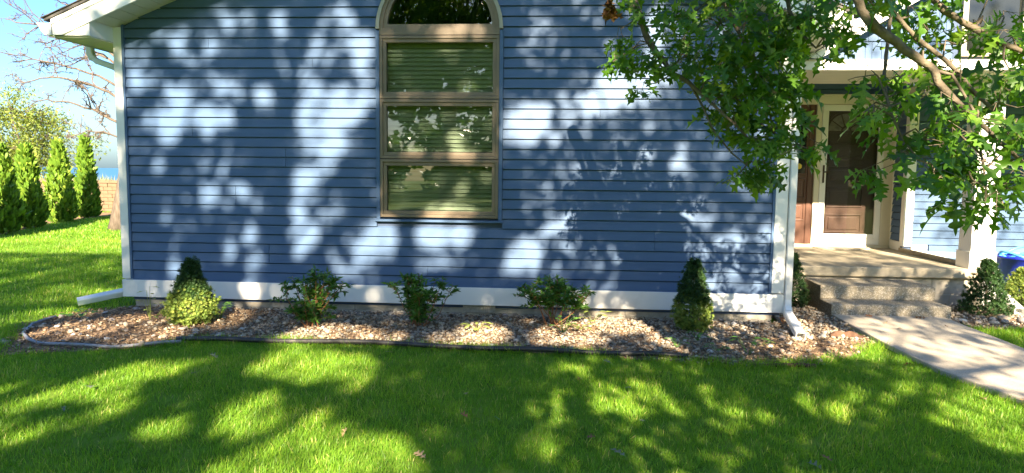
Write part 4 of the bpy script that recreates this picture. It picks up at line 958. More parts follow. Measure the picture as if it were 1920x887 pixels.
# ------------------------------------------------------------------ gravel, mulch, stones
PHI = (1 + 5 ** 0.5) / 2
ICO_V = np.array([(-1, PHI, 0), (1, PHI, 0), (-1, -PHI, 0), (1, -PHI, 0), (0, -1, PHI), (0, 1, PHI), (0, -1, -PHI), (0, 1, -PHI), (PHI, 0, -1), (PHI, 0, 1), (-PHI, 0, -1), (-PHI, 0, 1)]) / math.sqrt(1 + PHI * PHI)
ICO_F = [(0, 11, 5), (0, 5, 1), (0, 1, 7), (0, 7, 10), (0, 10, 11), (1, 5, 9), (5, 11, 4), (11, 10, 2), (10, 7, 6), (7, 1, 8), (3, 9, 4), (3, 4, 2), (3, 2, 6), (3, 6, 8), (3, 8, 9), (4, 9, 5), (2, 4, 11), (6, 2, 10), (8, 6, 7), (9, 8, 1)]
def gravel_density(x, y):
    d = np.full(len(x), 1.0)
    d *= np.where(x < -3.9, 0.16, 1.0) * np.where((x < -3.0) & (x >= -3.9), 0.38, 1.0)
    d *= np.where((x > 1.5) & (y < -0.65), 0.35, 1.0)
    d *= np.where(y < -1.15, 0.75, 1.0)
    patch = np.sin(x * 2.3 + 1.5 * np.sin(y * 3.1)) * np.sin(y * 3.4 + x)
    d *= np.where(patch > 0.55, 0.5, 1.0)
    return d
def gravel(name, poly, n, label, zoff=0.0):
    xs = [p[0] for p in poly]; ys = [p[1] for p in poly]
    x = RNG.uniform(min(xs), max(xs), n); y = RNG.uniform(min(ys), max(ys), n)
    k = inpoly(x, y, poly) & (RNG.random(n) < gravel_density(x, y)) & ~((y > 0.02) & (x < 2.15)) & ~((x > 2.84) & (x < 4.1) & (y > 0.38))
    x, y = x[k], y[k]; n = len(x)
    s = np.clip(RNG.lognormal(-4.55, 0.36, n), 0.005, 0.028)
    Sc = np.stack([s * RNG.uniform(0.8, 1.35, n), s * RNG.uniform(0.8, 1.3, n), s * RNG.uniform(0.5, 0.85, n)], 1)
    q = rand_unit(n) * np.array([0.5, 0.5, 1]); up = np.tile([0, 0, 1.0], (n, 1)) + 0.5 * rand_unit(n)
    Rm = rot_from(rand_unit(n) * np.array([1, 1, 0.3]), up)
    tint = np.clip(RNG.beta(2.0, 1.7, n), 0, 1)
    P = np.stack([x, y, GZ + 0.008 + Sc[:, 2] * 0.6 + RNG.random(n) * 0.012], 1)
    o = scatter_mesh(name, ICO_V * RNG.uniform(0.85, 1.15, (12, 1)), ICO_F, P, Rm, Sc, tint, M['stone'], kind='stuff', smooth=True)
    tag(o, label, 'gravel')
gravel('gravel', BED, 27000, 'grey and tan river gravel spread along the foundation')
gravel('gravel', BED2, 3600, 'grey river gravel round the small spruce beside the steps')
def chips(name, poly, n, label):
    xs = [p[0] for p in poly]; ys = [p[1] for p in poly]
    x = RNG.uniform(min(xs), max(xs), n); y = RNG.uniform(min(ys), max(ys), n)
    dens = 1.15 - gravel_density(x, y)
    k = inpoly(x, y, poly) & (RNG.random(n) < np.clip(dens + 0.25, 0, 1)) & ~((y > 0.02) & (x < 2.15)) & ~((x > 2.84) & (y > 0.38))
    x, y = x[k], y[k]; n = len(x)
    Sc = np.stack([RNG.uniform(0.012, 0.055, n), RNG.uniform(0.003, 0.011, n), RNG.uniform(0.002, 0.004, n)], 1)
    up = np.tile([0, 0, 1.0], (n, 1)) + 0.35 * rand_unit(n)
    Rm = rot_from(rand_unit(n) * np.array([1, 1, 0.2]), up)
    tv = [(-.5, -.5, -.5), (.5, -.4, -.5), (.5, .5, -.5), (-.5, .4, -.5), (-.45, -.5, .5), (.5, -.4, .5), (.45, .5, .5), (-.5, .4, .5)]
    tf = [(4, 5, 6, 7), (0, 1, 5, 4), (1, 2, 6, 5), (2, 3, 7, 6), (3, 0, 4, 7)]
    P = np.stack([x, y, GZ + 0.010 + RNG.random(n) * 0.03], 1)
    o = scatter_mesh(name, tv, tf, P, Rm, Sc, RNG.random(n), M['mulch'], kind='stuff')
    tag(o, label, 'mulch')
chips('mulch', BED, 22000, 'brown bark mulch and needles between the stones of the bed')
# larger loose stones one can pick out
STONE_ME = []
for i in range(5):
    V = ICO_V * RNG.uniform(0.75, 1.15, (12, 1))
    me = bpy.data.meshes.new('stone')
    me.from_pydata([tuple(v) for v in V], [], ICO_F)
    me.shade_smooth()
    me.materials.append(mat('loose_stone', [(0.40, 0.36, 0.31), (0.30, 0.27, 0.25), (0.46, 0.37, 0.27), (0.52, 0.49, 0.44), (0.34, 0.26, 0.20)][i], 0.8, 0.2, 0.2, 8, 0.3, 30))
    STONE_ME.append(me)
cnt = 0
while cnt < 110:
    x, y = random.uniform(-5.0, 2.85), random.uniform(-1.9, 0.0)
    r1 = random.random()
    if cnt < 45: x = random.uniform(-5.0, -3.0)
    elif cnt < 70: x, y = random.uniform(1.2, 2.85), random.uniform(-1.3, 0.6)
    if not (inpoly(np.array([x]), np.array([y]), BED)[0]): continue
    o = bpy.data.objects.new('stone', STONE_ME[cnt % 5])
    s = random.uniform(0.018, 0.038)
    link(o, bed)
    o.location = (x, y, GZ + 0.012 + s * 0.3)
    o.scale = (s * random.uniform(1.0, 1.5), s, s * random.uniform(0.45, 0.7))
    o.rotation_euler = (random.uniform(-.2, .2), random.uniform(-.2, .2), random.uniform(0, 6.28))
    cnt += 1
for (x, y, s, i) in [(4.62, 0.42, 0.055, 2), (4.50, 0.40, 0.04, 0), (4.14, 0.28, 0.04, 3), (4.25, 0.22, 0.035, 1), (4.9, 0.45, 0.045, 1), (5.1, 0.5, 0.05, 0), (4.4, 0.2, 0.04, 0), (4.75, 0.35, 0.05, 1), (5.3, 0.6, 0.06, 4), (4.55, 0.28, 0.04, 1)]:
    o = bpy.data.objects.new('stone', STONE_ME[i]); link(o, bed2)
    o.location = (x, y, GZ + 0.02 + s * 0.3); o.scale = (s * 1.3, s, s * 0.7); o.rotation_euler = (0, 0, random.uniform(0, 6))

# edging
def edging(name, pts, r, m, label, z=0.0):
    P3 = []
    for i in range(len(pts) - 1):
        a, b2 = np.array(pts[i]), np.array(pts[i + 1])
        for t in np.linspace(0, 1, 5)[:-1]:
            P3.append((*(a + (b2 - a) * t), z + 0.006 * math.sin(len(P3) * 0.7)))
    P3.append((*pts[-1], z))
    tag(Geo().tube(P3, r, 8).build(name, m, smooth=True), label, 'edging')
edging('garden_edging', edge_black, 0.021, M['black_pipe'], 'black plastic edging running straight between lawn and gravel', 0.002)
edging('garden_edging', edge_grey, 0.014, M['grey_pipe'], 'grey weathered edging curving round the left end of the bed', -0.010)
edging('garden_edging', edge_brown, 0.018, M['brown_pipe'], 'rusty brown edging strip sunk at the right end of the bed', -0.022)
bk = Geo()  # end of the brown landscape edging, sticking out as a curled strip
n = 9
vs = []; fs = []
for i in range(n):
    t = i / (n - 1)
    x, y = 2.52 + 0.30 * t, -0.50 - 0.10 * t
    h = 0.055 * math.sin(math.pi * (0.15 + 0.8 * t)) * (1.2 if i % 3 else 0.9)
    for s, zz in ((-0.045, 0.0), (-0.02, h), (0.02, h * 0.9), (0.05, 0.0)):
        vs.append((x + s * 0.3, y + s, GZ + 0.012 + zz))
for i in range(n - 1):
    for k in range(3):
        fs.append((i * 4 + k, i * 4 + k + 1, i * 4 + k + 5, i * 4 + k + 4))
bk.add(vs, fs)
tag(bk.build('edging_end', M['brown_pipe']), 'curled end of brown edging sticking up beside the walkway corner', 'bark')

# ------------------------------------------------------------------ leaves
half = [(t_, w_ * 0.82) for t_, w_ in [(0.00, 0.012), (0.10, 0.02), (0.17, 0.05), (0.20, 0.19), (0.25, 0.27), (0.285, 0.24), (0.30, 0.07), (0.40, 0.06), (0.45, 0.20), (0.50, 0.40), (0.55, 0.42), (0.575, 0.33), (0.60, 0.10), (0.68, 0.09), (0.74, 0.22), (0.82, 0.30), (0.845, 0.22), (0.85, 0.08), (0.92, 0.06), (1.0, 0.0)]]
def leaf_template(fold=0.25, droop=0.25, twist=0.0, curl=0.0):
    vs, fs = [], []
    mid = [(t, 0.0) for t, w in half]
    for t, w in half:
        vs.append((t, 0.0, -droop * t * t))
    for sgn in (1, -1):
        b2 = len(vs)
        for t, w in half:
            ang = fold + curl * w
            vs.append((t + 0.12 * w, sgn * w * math.cos(ang), w * math.sin(ang) - droop * t * t + twist * sgn * w * t))
        for i in range(len(half) - 1):
            q = (i, i + 1, b2 + i + 1, b2 + i) if sgn < 0 else (i, b2 + i, b2 + i + 1, i + 1)
            fs.append(q)
    return np.array(vs), fs
LEAF_T = [leaf_template(0.25, 0.25, 0.15, -0.5), leaf_template(0.5, 0.5, -0.2, 0.6), leaf_template(0.05, 0.15, 0.3, -0.9), leaf_template(0.35, 0.7, 0.1, 0.8), leaf_template(-0.15, 0.35, -0.3, 0.9)]
LEAF_ME = []
for i, (tv, tf) in enumerate(LEAF_T):
    row = []
    for j in range(4):
        me = bpy.data.meshes.new('oak_leaf')
        me.from_pydata([tuple(v) for v in tv], [], tf)
        me.shade_smooth()
        me.materials.append(M['oak_leaf_var'][j])
        row.append(me)
    LEAF_ME.append(row)

# fallen leaves
FALL = [
 (0, 'pale', 0.15, 'pale dry leaf on the far left of the lawn, in a sunlit streak'),
 (1, 'pale', 0.08, 'small whitish leaf scrap on the shaded lawn at far left'),
 (2, 'pale', 0.08, 'whitish curled leaf on shaded grass below the left spruce'),
 (3, 'pale', 0.10, 'pale leaf stalk in the grass just below the black edging, left end'),
 (4, 'tan', 0.11, 'tan lobed oak leaf on grass close below the edging under the window'),
 (5, 'tan', 0.09, 'upright tan oak leaf in the middle of the shaded lawn'),
 (6, 'brown', 0.11, 'brownish half hidden oak leaf in the lawn left of the folded green leaf'),
 (7, 'fresh', 0.14, 'folded fresh green leaf lying in the middle of the lawn'),
 (8, 'tan', 0.08, 'small tan leaf at the top edge of the big sunny patch'),
 (9, 'tan', 0.12, 'flat tan leaf at the bottom of the lawn in the sunny patch'),
 (10, 'pale', 0.14, 'pale green oak leaf standing in the grass at the bottom edge'),
 (11, 'pale', 0.10, 'pale narrow leaf on grass below the third leafy shrub'),
 (12, 'pale', 0.09, 'pale green leaf beside the bright sun fleck right of centre'),
 (13, 'tan', 0.10, 'thin tan leaf among the small sun flecks right of centre'),
 (14, 'brown', 0.08, 'small brown leaf in deep shade low on the lawn right of centre'),
 (15, 'pale', 0.06, 'tiny pale leaf beside the dark bare spot in the lawn'),
 (16, 'brown', 0.10, 'dark brown curled leaf on grass beside the walkway'),
 (17, 'tan', 0.12, 'tan leaf touching the walkway edge at right'),
 (18, 'tan', 0.12, 'tan leaf on sunny grass below the walkway at right'),
 (19, 'tan', 0.11, 'tan leaf at the far right edge of the lawn'),
 (20, 'brown', 0.12, 'brown leaf at the bottom edge right of the pale bluish leaf'),
 (21, 'pale', 0.12, 'pale bluish leaf at the bottom edge right of centre'),
 (22, 'brown', 0.07, 'small reddish brown leaf low on the lawn below the conical spruce'),
 (23, 'fresh', 0.09, 'green leaf on grass below the rusty edging strip')]
MM = {'pale': M['pale_leaf'], 'tan': M['tan_leaf'], 'brown': M['brown_leaf'], 'fresh': M['fresh_leaf'], 'orange': M['orange_leaf']}
def fallen_leaf(x, y, z, size, m, label, i):
    tv, tf = LEAF_T[i % 5]
    me = bpy.data.meshes.new('fallen_leaf')
    me.from_pydata([tuple(v) for v in tv], [], tf); me.shade_smooth(); me.materials.append(m)
    o = bpy.data.objects.new('fallen_leaf', me); COL.objects.link(o)
    o.location = (x, y, z); o.scale = (size,) * 3
    o.rotation_euler = (random.uniform(-0.5, 0.5), random.uniform(-0.5, 0.1), random.uniform(0, 6.28))
    tag(o, label, 'leaf', 'fallen oak leaves')
for i, kind, s, lab in FALL:
    x, y = fallen[i]
    fallen_leaf(x, y, GZ + 0.036, s * 0.72, MM[kind], lab, i)
for (x, y), kind, s, lab in zip(fallen_walk, ['orange', 'brown', 'brown', 'tan', 'brown', 'brown'],
        [0.10, 0.09, 0.12, 0.08, 0.07, 0.06],
        ['reddish brown leaf on the walkway against the lower step', 'brown crumpled leaf at the left corner of the lower step', 'brown leaf at the right part of the lower step foot',
         'tan leaf in the middle of the walkway near the steps', 'small brown leaf on the walkway nearest the tan one', 'tiny dark leaf on the walkway by the right gravel']):
    fallen_leaf(x, y, 0.012, s, MM[kind], lab, int(s * 100))
fallen_leaf(2.20, 0.0, 0.03, 0.10, MM['orange'], 'orange dead leaf stuck behind the right downspout outlet', 3)

# ------------------------------------------------------------------ small plants in the bed
def weed(x, y, h, n, m, label, ls=0.05, tall=False, gz=GZ):
    ls *= 1.3
    t = thing('weed', label, 'weed', (x, y, gz), 'weeds in the gravel bed')
    st = Geo(); lf = Geo()
    for i in range(n):
        a = i * 2.399 + random.uniform(-.3, .3)
        hh = 1.25 * h * (random.uniform(0.35, 1.0) if not tall else (i + 1) / n)
        o = np.array([0, 0, 0.0]) if not tall else np.array([0.02 * math.sin(i * 1.3), 0.0, hh])
        tip = np.array([math.cos(a) * ls * 1.2, math.sin(a) * ls * 1.2, hh]) if not tall else o + np.array([math.cos(a) * ls, math.sin(a) * ls, 0.01])
        st.tube([o if not tall else (0, 0, 0), (o + tip) / 2 + np.array([0, 0, 0.01]), tip], [0.0022, 0.0018, 0.001], 4)
        d = np.array([math.cos(a), math.sin(a), random.uniform(-0.3, 0.3)])
        sd_ = np.array([-math.sin(a), math.cos(a), 0.0])
        w = ls * random.uniform(0.28, 0.4); Ln = ls * random.uniform(0.9, 1.4)
        upv = np.array([0, 0, 0.2 * Ln])
        lf.add([tip, tip + d * Ln * .45 + sd_ * w, tip + d * Ln + upv * -0.6, tip + d * Ln * .45 - sd_ * w, tip + d * Ln * .5 + upv * 0.35], [(0, 4, 1), (1, 4, 2), (2, 4, 3), (3, 4, 0)])
    st.build('stem', m, t, plain=True)
    lf.build('foliage', m, t, plain=True)
WD = [(0.16, 14, 'weed', 'bushy green weed growing at the right foot of the left spruce', 0.045, False), (0.26, 9, 'weed_pale', 'tall thin pale seedling in the sunny mulch at left', 0.04, True),
      (0.12, 8, 'weed_pale', 'pale yellow green weed close to the foundation right of the third shrub', 0.06, False), (0.16, 9, 'weed', 'dark green weed right below the third leafy shrub', 0.05, False),
      (0.07, 7, 'weed_pale', 'small pale weed in sunny gravel beside the dark green weed', 0.045, False), (0.08, 8, 'weed_pale', 'pale weed in the gravel between second and third shrub', 0.05, False),
      (0.09, 7, 'weed', 'green weed below the conical spruce on the right', 0.04, False), (0.14, 6, 'weed', 'lone upright weed by the rusty edging at right', 0.06, False),
      (0.05, 6, 'weed_pale', 'tiny weed in gravel left of the downspout outlet', 0.035, False), (0.07, 8, 'weed', 'low weed by the right end of the black edging', 0.04, False),
      (0.06, 7, 'weed', 'low green weed near the edging gap below the conical spruce', 0.04, False), (0.07, 7, 'weed', 'small weed at the left corner of the lower step', 0.035, False),
      (0.06, 12, 'weed', 'low green weed patch at the back of the left bed end', 0.06, False)]
for (x, y), (h, n, m_, lab, ls, tall) in zip(weeds, WD):
    weed(x, y, h, n, M[m_], lab, ls, tall)

# ------------------------------------------------------------------ shrubs
LF_V = [(0, 0, 0), (0.35, 0.17, 0.04), (1.0, 0, -0.12), (0.35, -0.17, 0.04), (0.5, 0, -0.02)]
LF_F = [(0, 4, 1), (1, 4, 2), (2, 4, 3), (3, 4, 0)]
def shrub(x, y, w, h, label, seed, lean=0.0, bare=0.35, nst=16, leafn=22):
    rg = np.random.default_rng(seed)
    t = thing('leafy_shrub', label, 'shrub', (x, y, GZ), 'broadleaf shrubs along the foundation')
    st = Geo(); P = []; F = []
    for i in range(nst):
        a = rg.uniform(0, 6.28); rr = math.sqrt(rg.random())
        top = np.array([math.cos(a) * rr * w * 0.5 + lean * w, math.sin(a) * rr * w * 0.36, h * (0.98 - 0.28 * rr * rr) * rg.uniform(0.82, 1.0)])
        b0 = np.array([rg.normal(0, 0.035), rg.normal(0, 0.03), 0.0])
        mid = b0 * 0.5 + top * np.array([0.5, 0.5, 0.42]) + rg.normal(0, 0.025, 3)
        st.tube([b0, mid, top], [0.0048, 0.0038, 0.002], 5)
        for j in range(4):
            s0 = rg.uniform(bare + 0.1, 0.9)
            p0 = (1 - s0) ** 2 * b0 + 2 * s0 * (1 - s0) * mid + s0 * s0 * top
            e = p0 + np.array([rg.normal(0, 0.075), rg.normal(0, 0.06), rg.uniform(0.0, 0.09)]) * (0.5 + w)
            st.tube([p0, e], [0.003, 0.0016], 4)
            for q in range(leafn):
                u = rg.uniform(0.3, 1.05)
                P.append(p0 + (e - p0) * u); d = rg.normal(size=3); d[2] = d[2] * 0.5 + 0.12; F.append(d + (e - p0) * 4)
        for q in range(int(leafn * 1.5)):
            u = 1 - rg.random() ** 1.6 * (0.9 - bare)
            P.append((1 - u) ** 2 * b0 + 2 * u * (1 - u) * mid + u * u * top); d = rg.normal(size=3); d[2] = d[2] * 0.6 + 0.25; F.append(d)
    P = np.array(P); F = np.array(F); n = len(P)
    up = np.tile([0, 0, 1.0], (n, 1)) + 0.7 * rg.normal(size=(n, 3))
    Rm = rot_from(F, up)
    S = rg.uniform(0.038, 0.078, n)
    tint = np.clip(rg.normal(0.42, 0.2, n), 0, 1)
    st.build('stem', M['shrub_stem'], t, plain=True)
    scatter_mesh('foliage', LF_V, LF_F, P, Rm, S, tint, M['shrub_leaf'], t, plain=True)
    return t
shrub(-2.40, -0.70, 0.64, 0.60, 'leafy green shrub left of the window, nearest the left spruce', 3, 0.03, 0.10, 15, 26)
shrub(-1.34, -0.62, 0.60, 0.60, 'dense leafy shrub standing below the arched window', 4, 0.03, 0.14, 15, 26)
shrub(-0.06, -0.41, 0.72, 0.58, 'umbrella shaped shrub with bare orange stems right of the window', 5, -0.02, 0.46, 15, 30)

# dwarf spruces: many little needle tufts on a cone
TUFT_V = [(0, 0, 0)]; TUFT_F = []
for i in range(7):
    a = i / 7 * 6.283; e = 0.55
    dx, dy = math.cos(a) * e, math.sin(a) * e
    px, py = -math.sin(a) * 0.10, math.cos(a) * 0.10
    b2 = len(TUFT_V)
    TUFT_V += [(dx * 0.5 + px, dy * 0.5 + py, 0.45), (dx, dy, 1.0), (dx * 0.5 - px, dy * 0.5 - py, 0.45)]
    TUFT_F += [(0, b2, b2 + 1), (0, b2 + 1, b2 + 2)]
def tufts_cone(rg, n, r_of, z0, z1, jitter=0.1):
    z = rg.uniform(0, 1, n) ** 1.15
    a = rg.uniform(0, 6.283, n)
    bump = 1 + 0.20 * np.sin(a * 5 + z * 17 + r_of(0.3) * 40) + 0.14 * np.sin(a * 9 - z * 31)
    rr = np.array([r_of(q) for q in z]) * bump * (1 - np.abs(rg.normal(0, jitter, n)))
    P = np.stack([np.cos(a) * rr, np.sin(a) * rr, z0 + (z1 - z0) * z], 1)
    D = np.stack([np.cos(a), np.sin(a), rg.uniform(-0.1, 0.9, n)], 1) + 0.35 * rg.normal(size=(n, 3))
    return P, D
def spruce(x, y, w, h, label, seed, split=None, light=True, base_w=None, n=2600, z=GZ, size=0.030, alllight=False, spiky=False):
    rg = np.random.default_rng(seed)
    t = thing('dwarf_spruce', label, 'spruce', (x, y, z), 'dwarf spruces by the house')
    Geo().tube([(0, 0, 0), (0, 0, h * 0.8)], [0.018, 0.006], 6).build('trunk', M['bark'], t, plain=True)
    inner = Geo()
    if split is None:
        P, D = tufts_cone(rg, n, lambda q: w / 2 * (1 - q) ** 0.8 * (0.72 + 0.28 * min(1, q * 7 + 0.2)) + 0.012, 0.03, h, 0.22 if spiky else 0.12)
        parts = [('foliage', P, D, 'needle_light' if alllight else 'needle_dark')]
    else:
        P1, D1 = tufts_cone(rg, int(n * 0.62), lambda q: w / 2 * math.sin(math.pi * (0.18 + 0.72 * q)) ** 0.8 * (1 - 0.25 * q), 0.04, h * split * 1.12, 0.14)
        P2, D2 = tufts_cone(rg, int(n * 0.48), lambda q: base_w / 2 * (1 - q) ** 0.75 + 0.012, h * (split - 0.12), h, 0.12)
        parts = [('foliage', P1, D1, 'needle_light'), ('crown', P2, D2, 'needle_dark')]
    for nm, P, D, m_ in parts:
        P = P + rg.normal(0, 0.012, P.shape)
        up = rg.normal(size=P.shape)
        Rm = rot_from(up, D)           # local z along D
        # rebuild so that z axis is D
        zax = D / np.linalg.norm(D, axis=1, keepdims=True)
        xax = np.cross(up, zax); xax /= np.linalg.norm(xax, axis=1, keepdims=True)
        Rm = np.stack([xax, np.cross(zax, xax), zax], axis=2)
        S = rg.uniform(0.7, 1.35, len(P)) * size
        hz = (P[:, 2] / h)
        tint = np.clip(rg.normal(0.45, 0.22, len(P)) - (0.35 * np.clip((hz - 0.38) * 5, 0, 1) if (split and m_ == 'needle_light') else 0), 0, 1)
        scatter_mesh(nm, TUFT_V, TUFT_F, P, Rm, S, tint, M[m_], t, plain=True)
    return t
spruce(-3.57, -0.72, 0.47, 0.62, 'spruce with dark cone top over a bushy yellow green skirt, at left', 21, 0.56, True, 0.26, 3000)
spruce(1.25, -0.45, 0.33, 0.68, 'spruce with slim dark cone top and lighter bushy base, right of centre', 22, 0.56, True, 0.24, 2800)
spruce(2.62, 1.0, 0.34, 0.62, 'dark green spruce half hidden behind the right corner board', 23, n=1800)
spruce(4.64, 0.78, 0.46, 0.60, 'open pyramidal spruce standing in front of the porch post', 24, n=1500, size=0.036, spiky=True)
spruce(5.30, 1.25, 0.42, 0.45, 'low rounded yellow green spruce at the right edge before the blue tub', 25, n=2000, size=0.03, alllight=True)
rect_pipe([(5.10, 1.40, 0.16), (5.12, 1.32, 0.11), (4.98, 0.74, 0.015)], 0.10, 0.08, 'downspout_outlet', house)

# ------------------------------------------------------------------ arborvitae row
SPRAY_V = [(0, 0, 0), (0.30, 0.16, 0.05), (0.62, 0.20, 0.0), (1.0, 0.05, -0.05), (0.75, -0.16, 0.0), (0.35, -0.20, 0.03)]
SPRAY_F = [(0, 1, 5), (1, 2, 4), (1, 4, 5), (2, 3, 4)]
def arborvitae(x, y, w, h, label, seed, n=2600):
    rg = np.random.default_rng(seed)
    t = thing('arborvitae', label, 'arborvitae', (x, y, GZ), 'arborvitae planted in a row')
    Geo().tube([(0, 0, 0), (0, 0, h * 0.85)], [0.04, 0.01], 6).build('trunk', M['bark'], t, plain=True)
    z = rg.uniform(0, 1, n) ** 1.25
    a = rg.uniform(0, 6.283, n)
    lob = 1 + 0.16 * np.sin(a * 3 + z * 11 + seed) + 0.12 * np.sin(a * 7 - z * 23)
    rr = w / 2 * (0.55 + 0.45 * np.minimum(1, z * 6)) * (1 - z) ** 0.88 * lob * (1 - np.abs(rg.normal(0, 0.16, n))) + 0.02
    P = np.stack([np.cos(a) * rr, np.sin(a) * rr, 0.03 + h * z], 1)
    F = np.stack([np.cos(a) * 0.5, np.sin(a) * 0.5, rg.uniform(0.5, 1.5, n)], 1) + 0.25 * rg.normal(size=(n, 3))
    up = np.stack([np.cos(a), np.sin(a), np.full(n, 0.25)], 1) + 0.45 * rg.normal(size=(n, 3))
    scatter_mesh('foliage', SPRAY_V, SPRAY_F, P, rot_from(F, up), rg.uniform(0.10, 0.22, n), np.clip(rg.normal(0.42 + 0.05 * (seed % 4), 0.22, n) - 0.25 * (rg.random(n) < 0.12), 0, 1), M['arbor'], t, plain=True)
    t.rotation_euler = (0, R(rg.uniform(-3, 3)), 0)
arborvitae(-11.95, 6.15, 0.74, 1.72, 'arborvitae cut by the left edge of the picture', 40)
arborvitae(-12.45, 7.45, 0.76, 1.85, 'front arborvitae of the row with the shaded side to the left', 41)
arborvitae(-13.00, 8.85, 0.76, 1.90, 'second arborvitae of the row, broad and bright on its right', 42)
arborvitae(-13.60, 10.75, 0.76, 2.10, 'twin tipped arborvitae between the broad one and the slim last one', 43)
arborvitae(-14.05, 12.45, 0.66, 2.32, 'slim tall arborvitae at the end of the row beside the block wall', 44)

# retaining wall of beige blocks
rt = thing('retaining_wall', 'low beige block wall behind the arborvitae toward the lake', 'wall', (-17.0, 15.6, GZ))
rt_c = Geo().box(-23.0, -12.2, 15.62, 15.9, GZ, 0.94).build('wall_core', M['sand'], rt)
blk = None
for row in range(8):
    z = GZ + row * 0.122
    x = -21.0 + (row % 2) * 0.16
    while x < -12.5:
        w = 0.31
        if blk is None:
            blk = Geo().box(-0.152, 0.152, -0.02, 0.10, 0.003, 0.118).build('block', M['beige_block'], rt, bevel=0.008)
            o = blk
        else:
            o = blk.copy(); COL.objects.link(o)
        o.location = (x + 0.155, 15.52 + random.uniform(-0.012, 0.012), z)
        x += 0.315
cap = Geo()
x = -21.0
while x < -12.4:
    cap.box(x + 0.004, x + 0.42, 15.48 + random.uniform(-.01, .01), 15.9, 0.945, 1.03); x += 0.43
cap.build('wall_cap', M['beige_block'], rt, bevel=0.008)
tag(Geo().tube([(-14.35, 14.9, GZ), (-14.35, 14.9, 1.15)], 0.05, 8).build('fence_post', M['post_wood']), 'pale timber post standing before the block wall by the trunk', 'post')
n = 2600
x = RNG.uniform(-24, -12, n); y = RNG.uniform(16.0, 17.0, n)
hh = RNG.uniform(0.15, 0.45, n) * (0.6 + 0.5 * np.sin(x * 3) ** 2)
yaw = RNG.uniform(0, 6.28, n)
d = np.stack([np.cos(yaw) * 0.3, np.sin(yaw) * 0.3, np.ones(n)], 1)
zax = d / np.linalg.norm(d, axis=1, keepdims=True); xax = np.cross(rand_unit(n), zax); xax /= np.linalg.norm(xax, axis=1, keepdims=True)
Rm = np.stack([xax, np.cross(zax, xax), zax], 2)
dg = scatter_mesh('dune_grass', [(-.5, 0, 0), (.5, 0, 0), (0, .2, 1)], [(0, 1, 2)], np.stack([x, y, np.full(n, 0.86)], 1), Rm, np.stack([np.full(n, 0.03), hh, hh], 1), RNG.random(n), M['dune'], kind='stuff')
tag(dg, 'dry dune grass along the top of the block wall', 'grass')
slab_grid('dune', -24.0, -12.2, 15.92, 17.6, 0.90, M['sand'])

# ------------------------------------------------------------------ trees on the left
def birch():
    rg = np.random.default_rng(77)
    t = thing('birch_tree', 'light green loose crowned tree behind the arborvitae at left', 'tree', (-22.2, 20.0, GZ - 0.5))
    st = Geo(); P = []
    for i in range(6):
        top = np.array([rg.uniform(-2.2, 2.0), rg.uniform(-1, 1), rg.uniform(4.0, 5.9)])
        pts = [np.array([rg.normal(0, 0.2), rg.normal(0, 0.1), 0])]
        for q in (0.35, 0.7, 1.0):
            pts.append(top * np.array([q ** 1.4, q ** 1.4, q]) + rg.normal(0, 0.08, 3))
        st.tube(pts, [0.07, 0.05, 0.03, 0.01], 6)
        for j in range(16):
            q = rg.uniform(0.35, 1.0)
            p0 = top * np.array([q ** 1.4, q ** 1.4, q])
            e = p0 + np.array([rg.normal(0, 0.75), rg.normal(0, 0.6), rg.normal(0.05, 0.35)])
            st.tube([p0, (p0 + e) / 2 + np.array([0, 0, 0.1]), e], [0.018, 0.012, 0.005], 4)
            m_ = 125
            P.append(e + rg.normal(0, 0.26, (m_, 3)))
            P.append(p0 + (e - p0) * rg.random((18, 1)) + rg.normal(0, 0.15, (18, 3)))
    P = np.concatenate(P); n = len(P)
    st.build('trunk', M['pale_bark'], t, plain=True)
    scatter_mesh('foliage', LF_V, LF_F, P, rot_from(rg.normal(size=(n, 3)), rg.normal(size=(n, 3))), rg.uniform(0.10, 0.19, n), np.clip(rg.normal(0.5, 0.22, n), 0, 1), M['birch'], t, plain=True)
birch()

def bare_tree():
    rg = np.random.default_rng(5)
    t = thing('bare_tree', 'leafless tree with pale bark rising behind the left house corner', 'tree', (-10.80, 8.95, GZ))
    b0 = np.array([-10.80, 8.95, GZ])
    tr = Geo().tube([(0, 0, -0.1), (0.04, 0, 0.25), (0.20, 0, 1.0), (0.36, 0.05, 2.2), (0.46, 0.1, 3.4)], [0.24, 0.18, 0.15, 0.14, 0.12], 12)
    tr.build('trunk', M['pale_bark'], t, plain=True, smooth=True)
    def grow(g, p0, p1, r, depth):
        n = max(3, int(np.linalg.norm(p1 - p0) / 0.16))
        pts = []; rad = []
        off = np.zeros(3)
        for i in range(n + 1):
            u = i / n
            if 0 < i < n: off = off * 0.8 + rg.normal(0, 0.028, 3)
            pts.append(p0 + (p1 - p0) * u + off + np.array([0, 0, 0.10 * math.sin(u * math.pi) * np.linalg.norm(p1 - p0)]) * (1 if depth == 0 else 0.3))
            rad.append(r * (1 - 0.75 * u) + 0.0025)
        g.tube(pts, rad, 6 if depth == 0 else 4)
        if depth < 3:
            kids = [9, 5, 2][depth]
            for k in range(kids):
                u = rg.uniform(0.22, 1.0)
                i = min(int(u * n), n)
                d = (p1 - p0) / np.linalg.norm(p1 - p0)
                dd = d * 0.55 + rg.normal(0, 0.55, 3); dd[2] += 0.02
                dd /= np.linalg.norm(dd)
                L_ = np.linalg.norm(p1 - p0) * rg.uniform(0.22, 0.5) * (1 if depth else 0.8)
                grow(g, pts[i], pts[i] + dd * L_, rad[i] * 0.6, depth + 1)
    for (sx, sy, sz), (ex, ey, ez), r in BOUGHS:
        g = Geo()
        grow(g, np.array([sx, sy, sz]) - b0, np.array([ex, ey, ez]) - b0, r * 0.7, 0)
        g.build('bough', M['pale_bark'], t, plain=True)
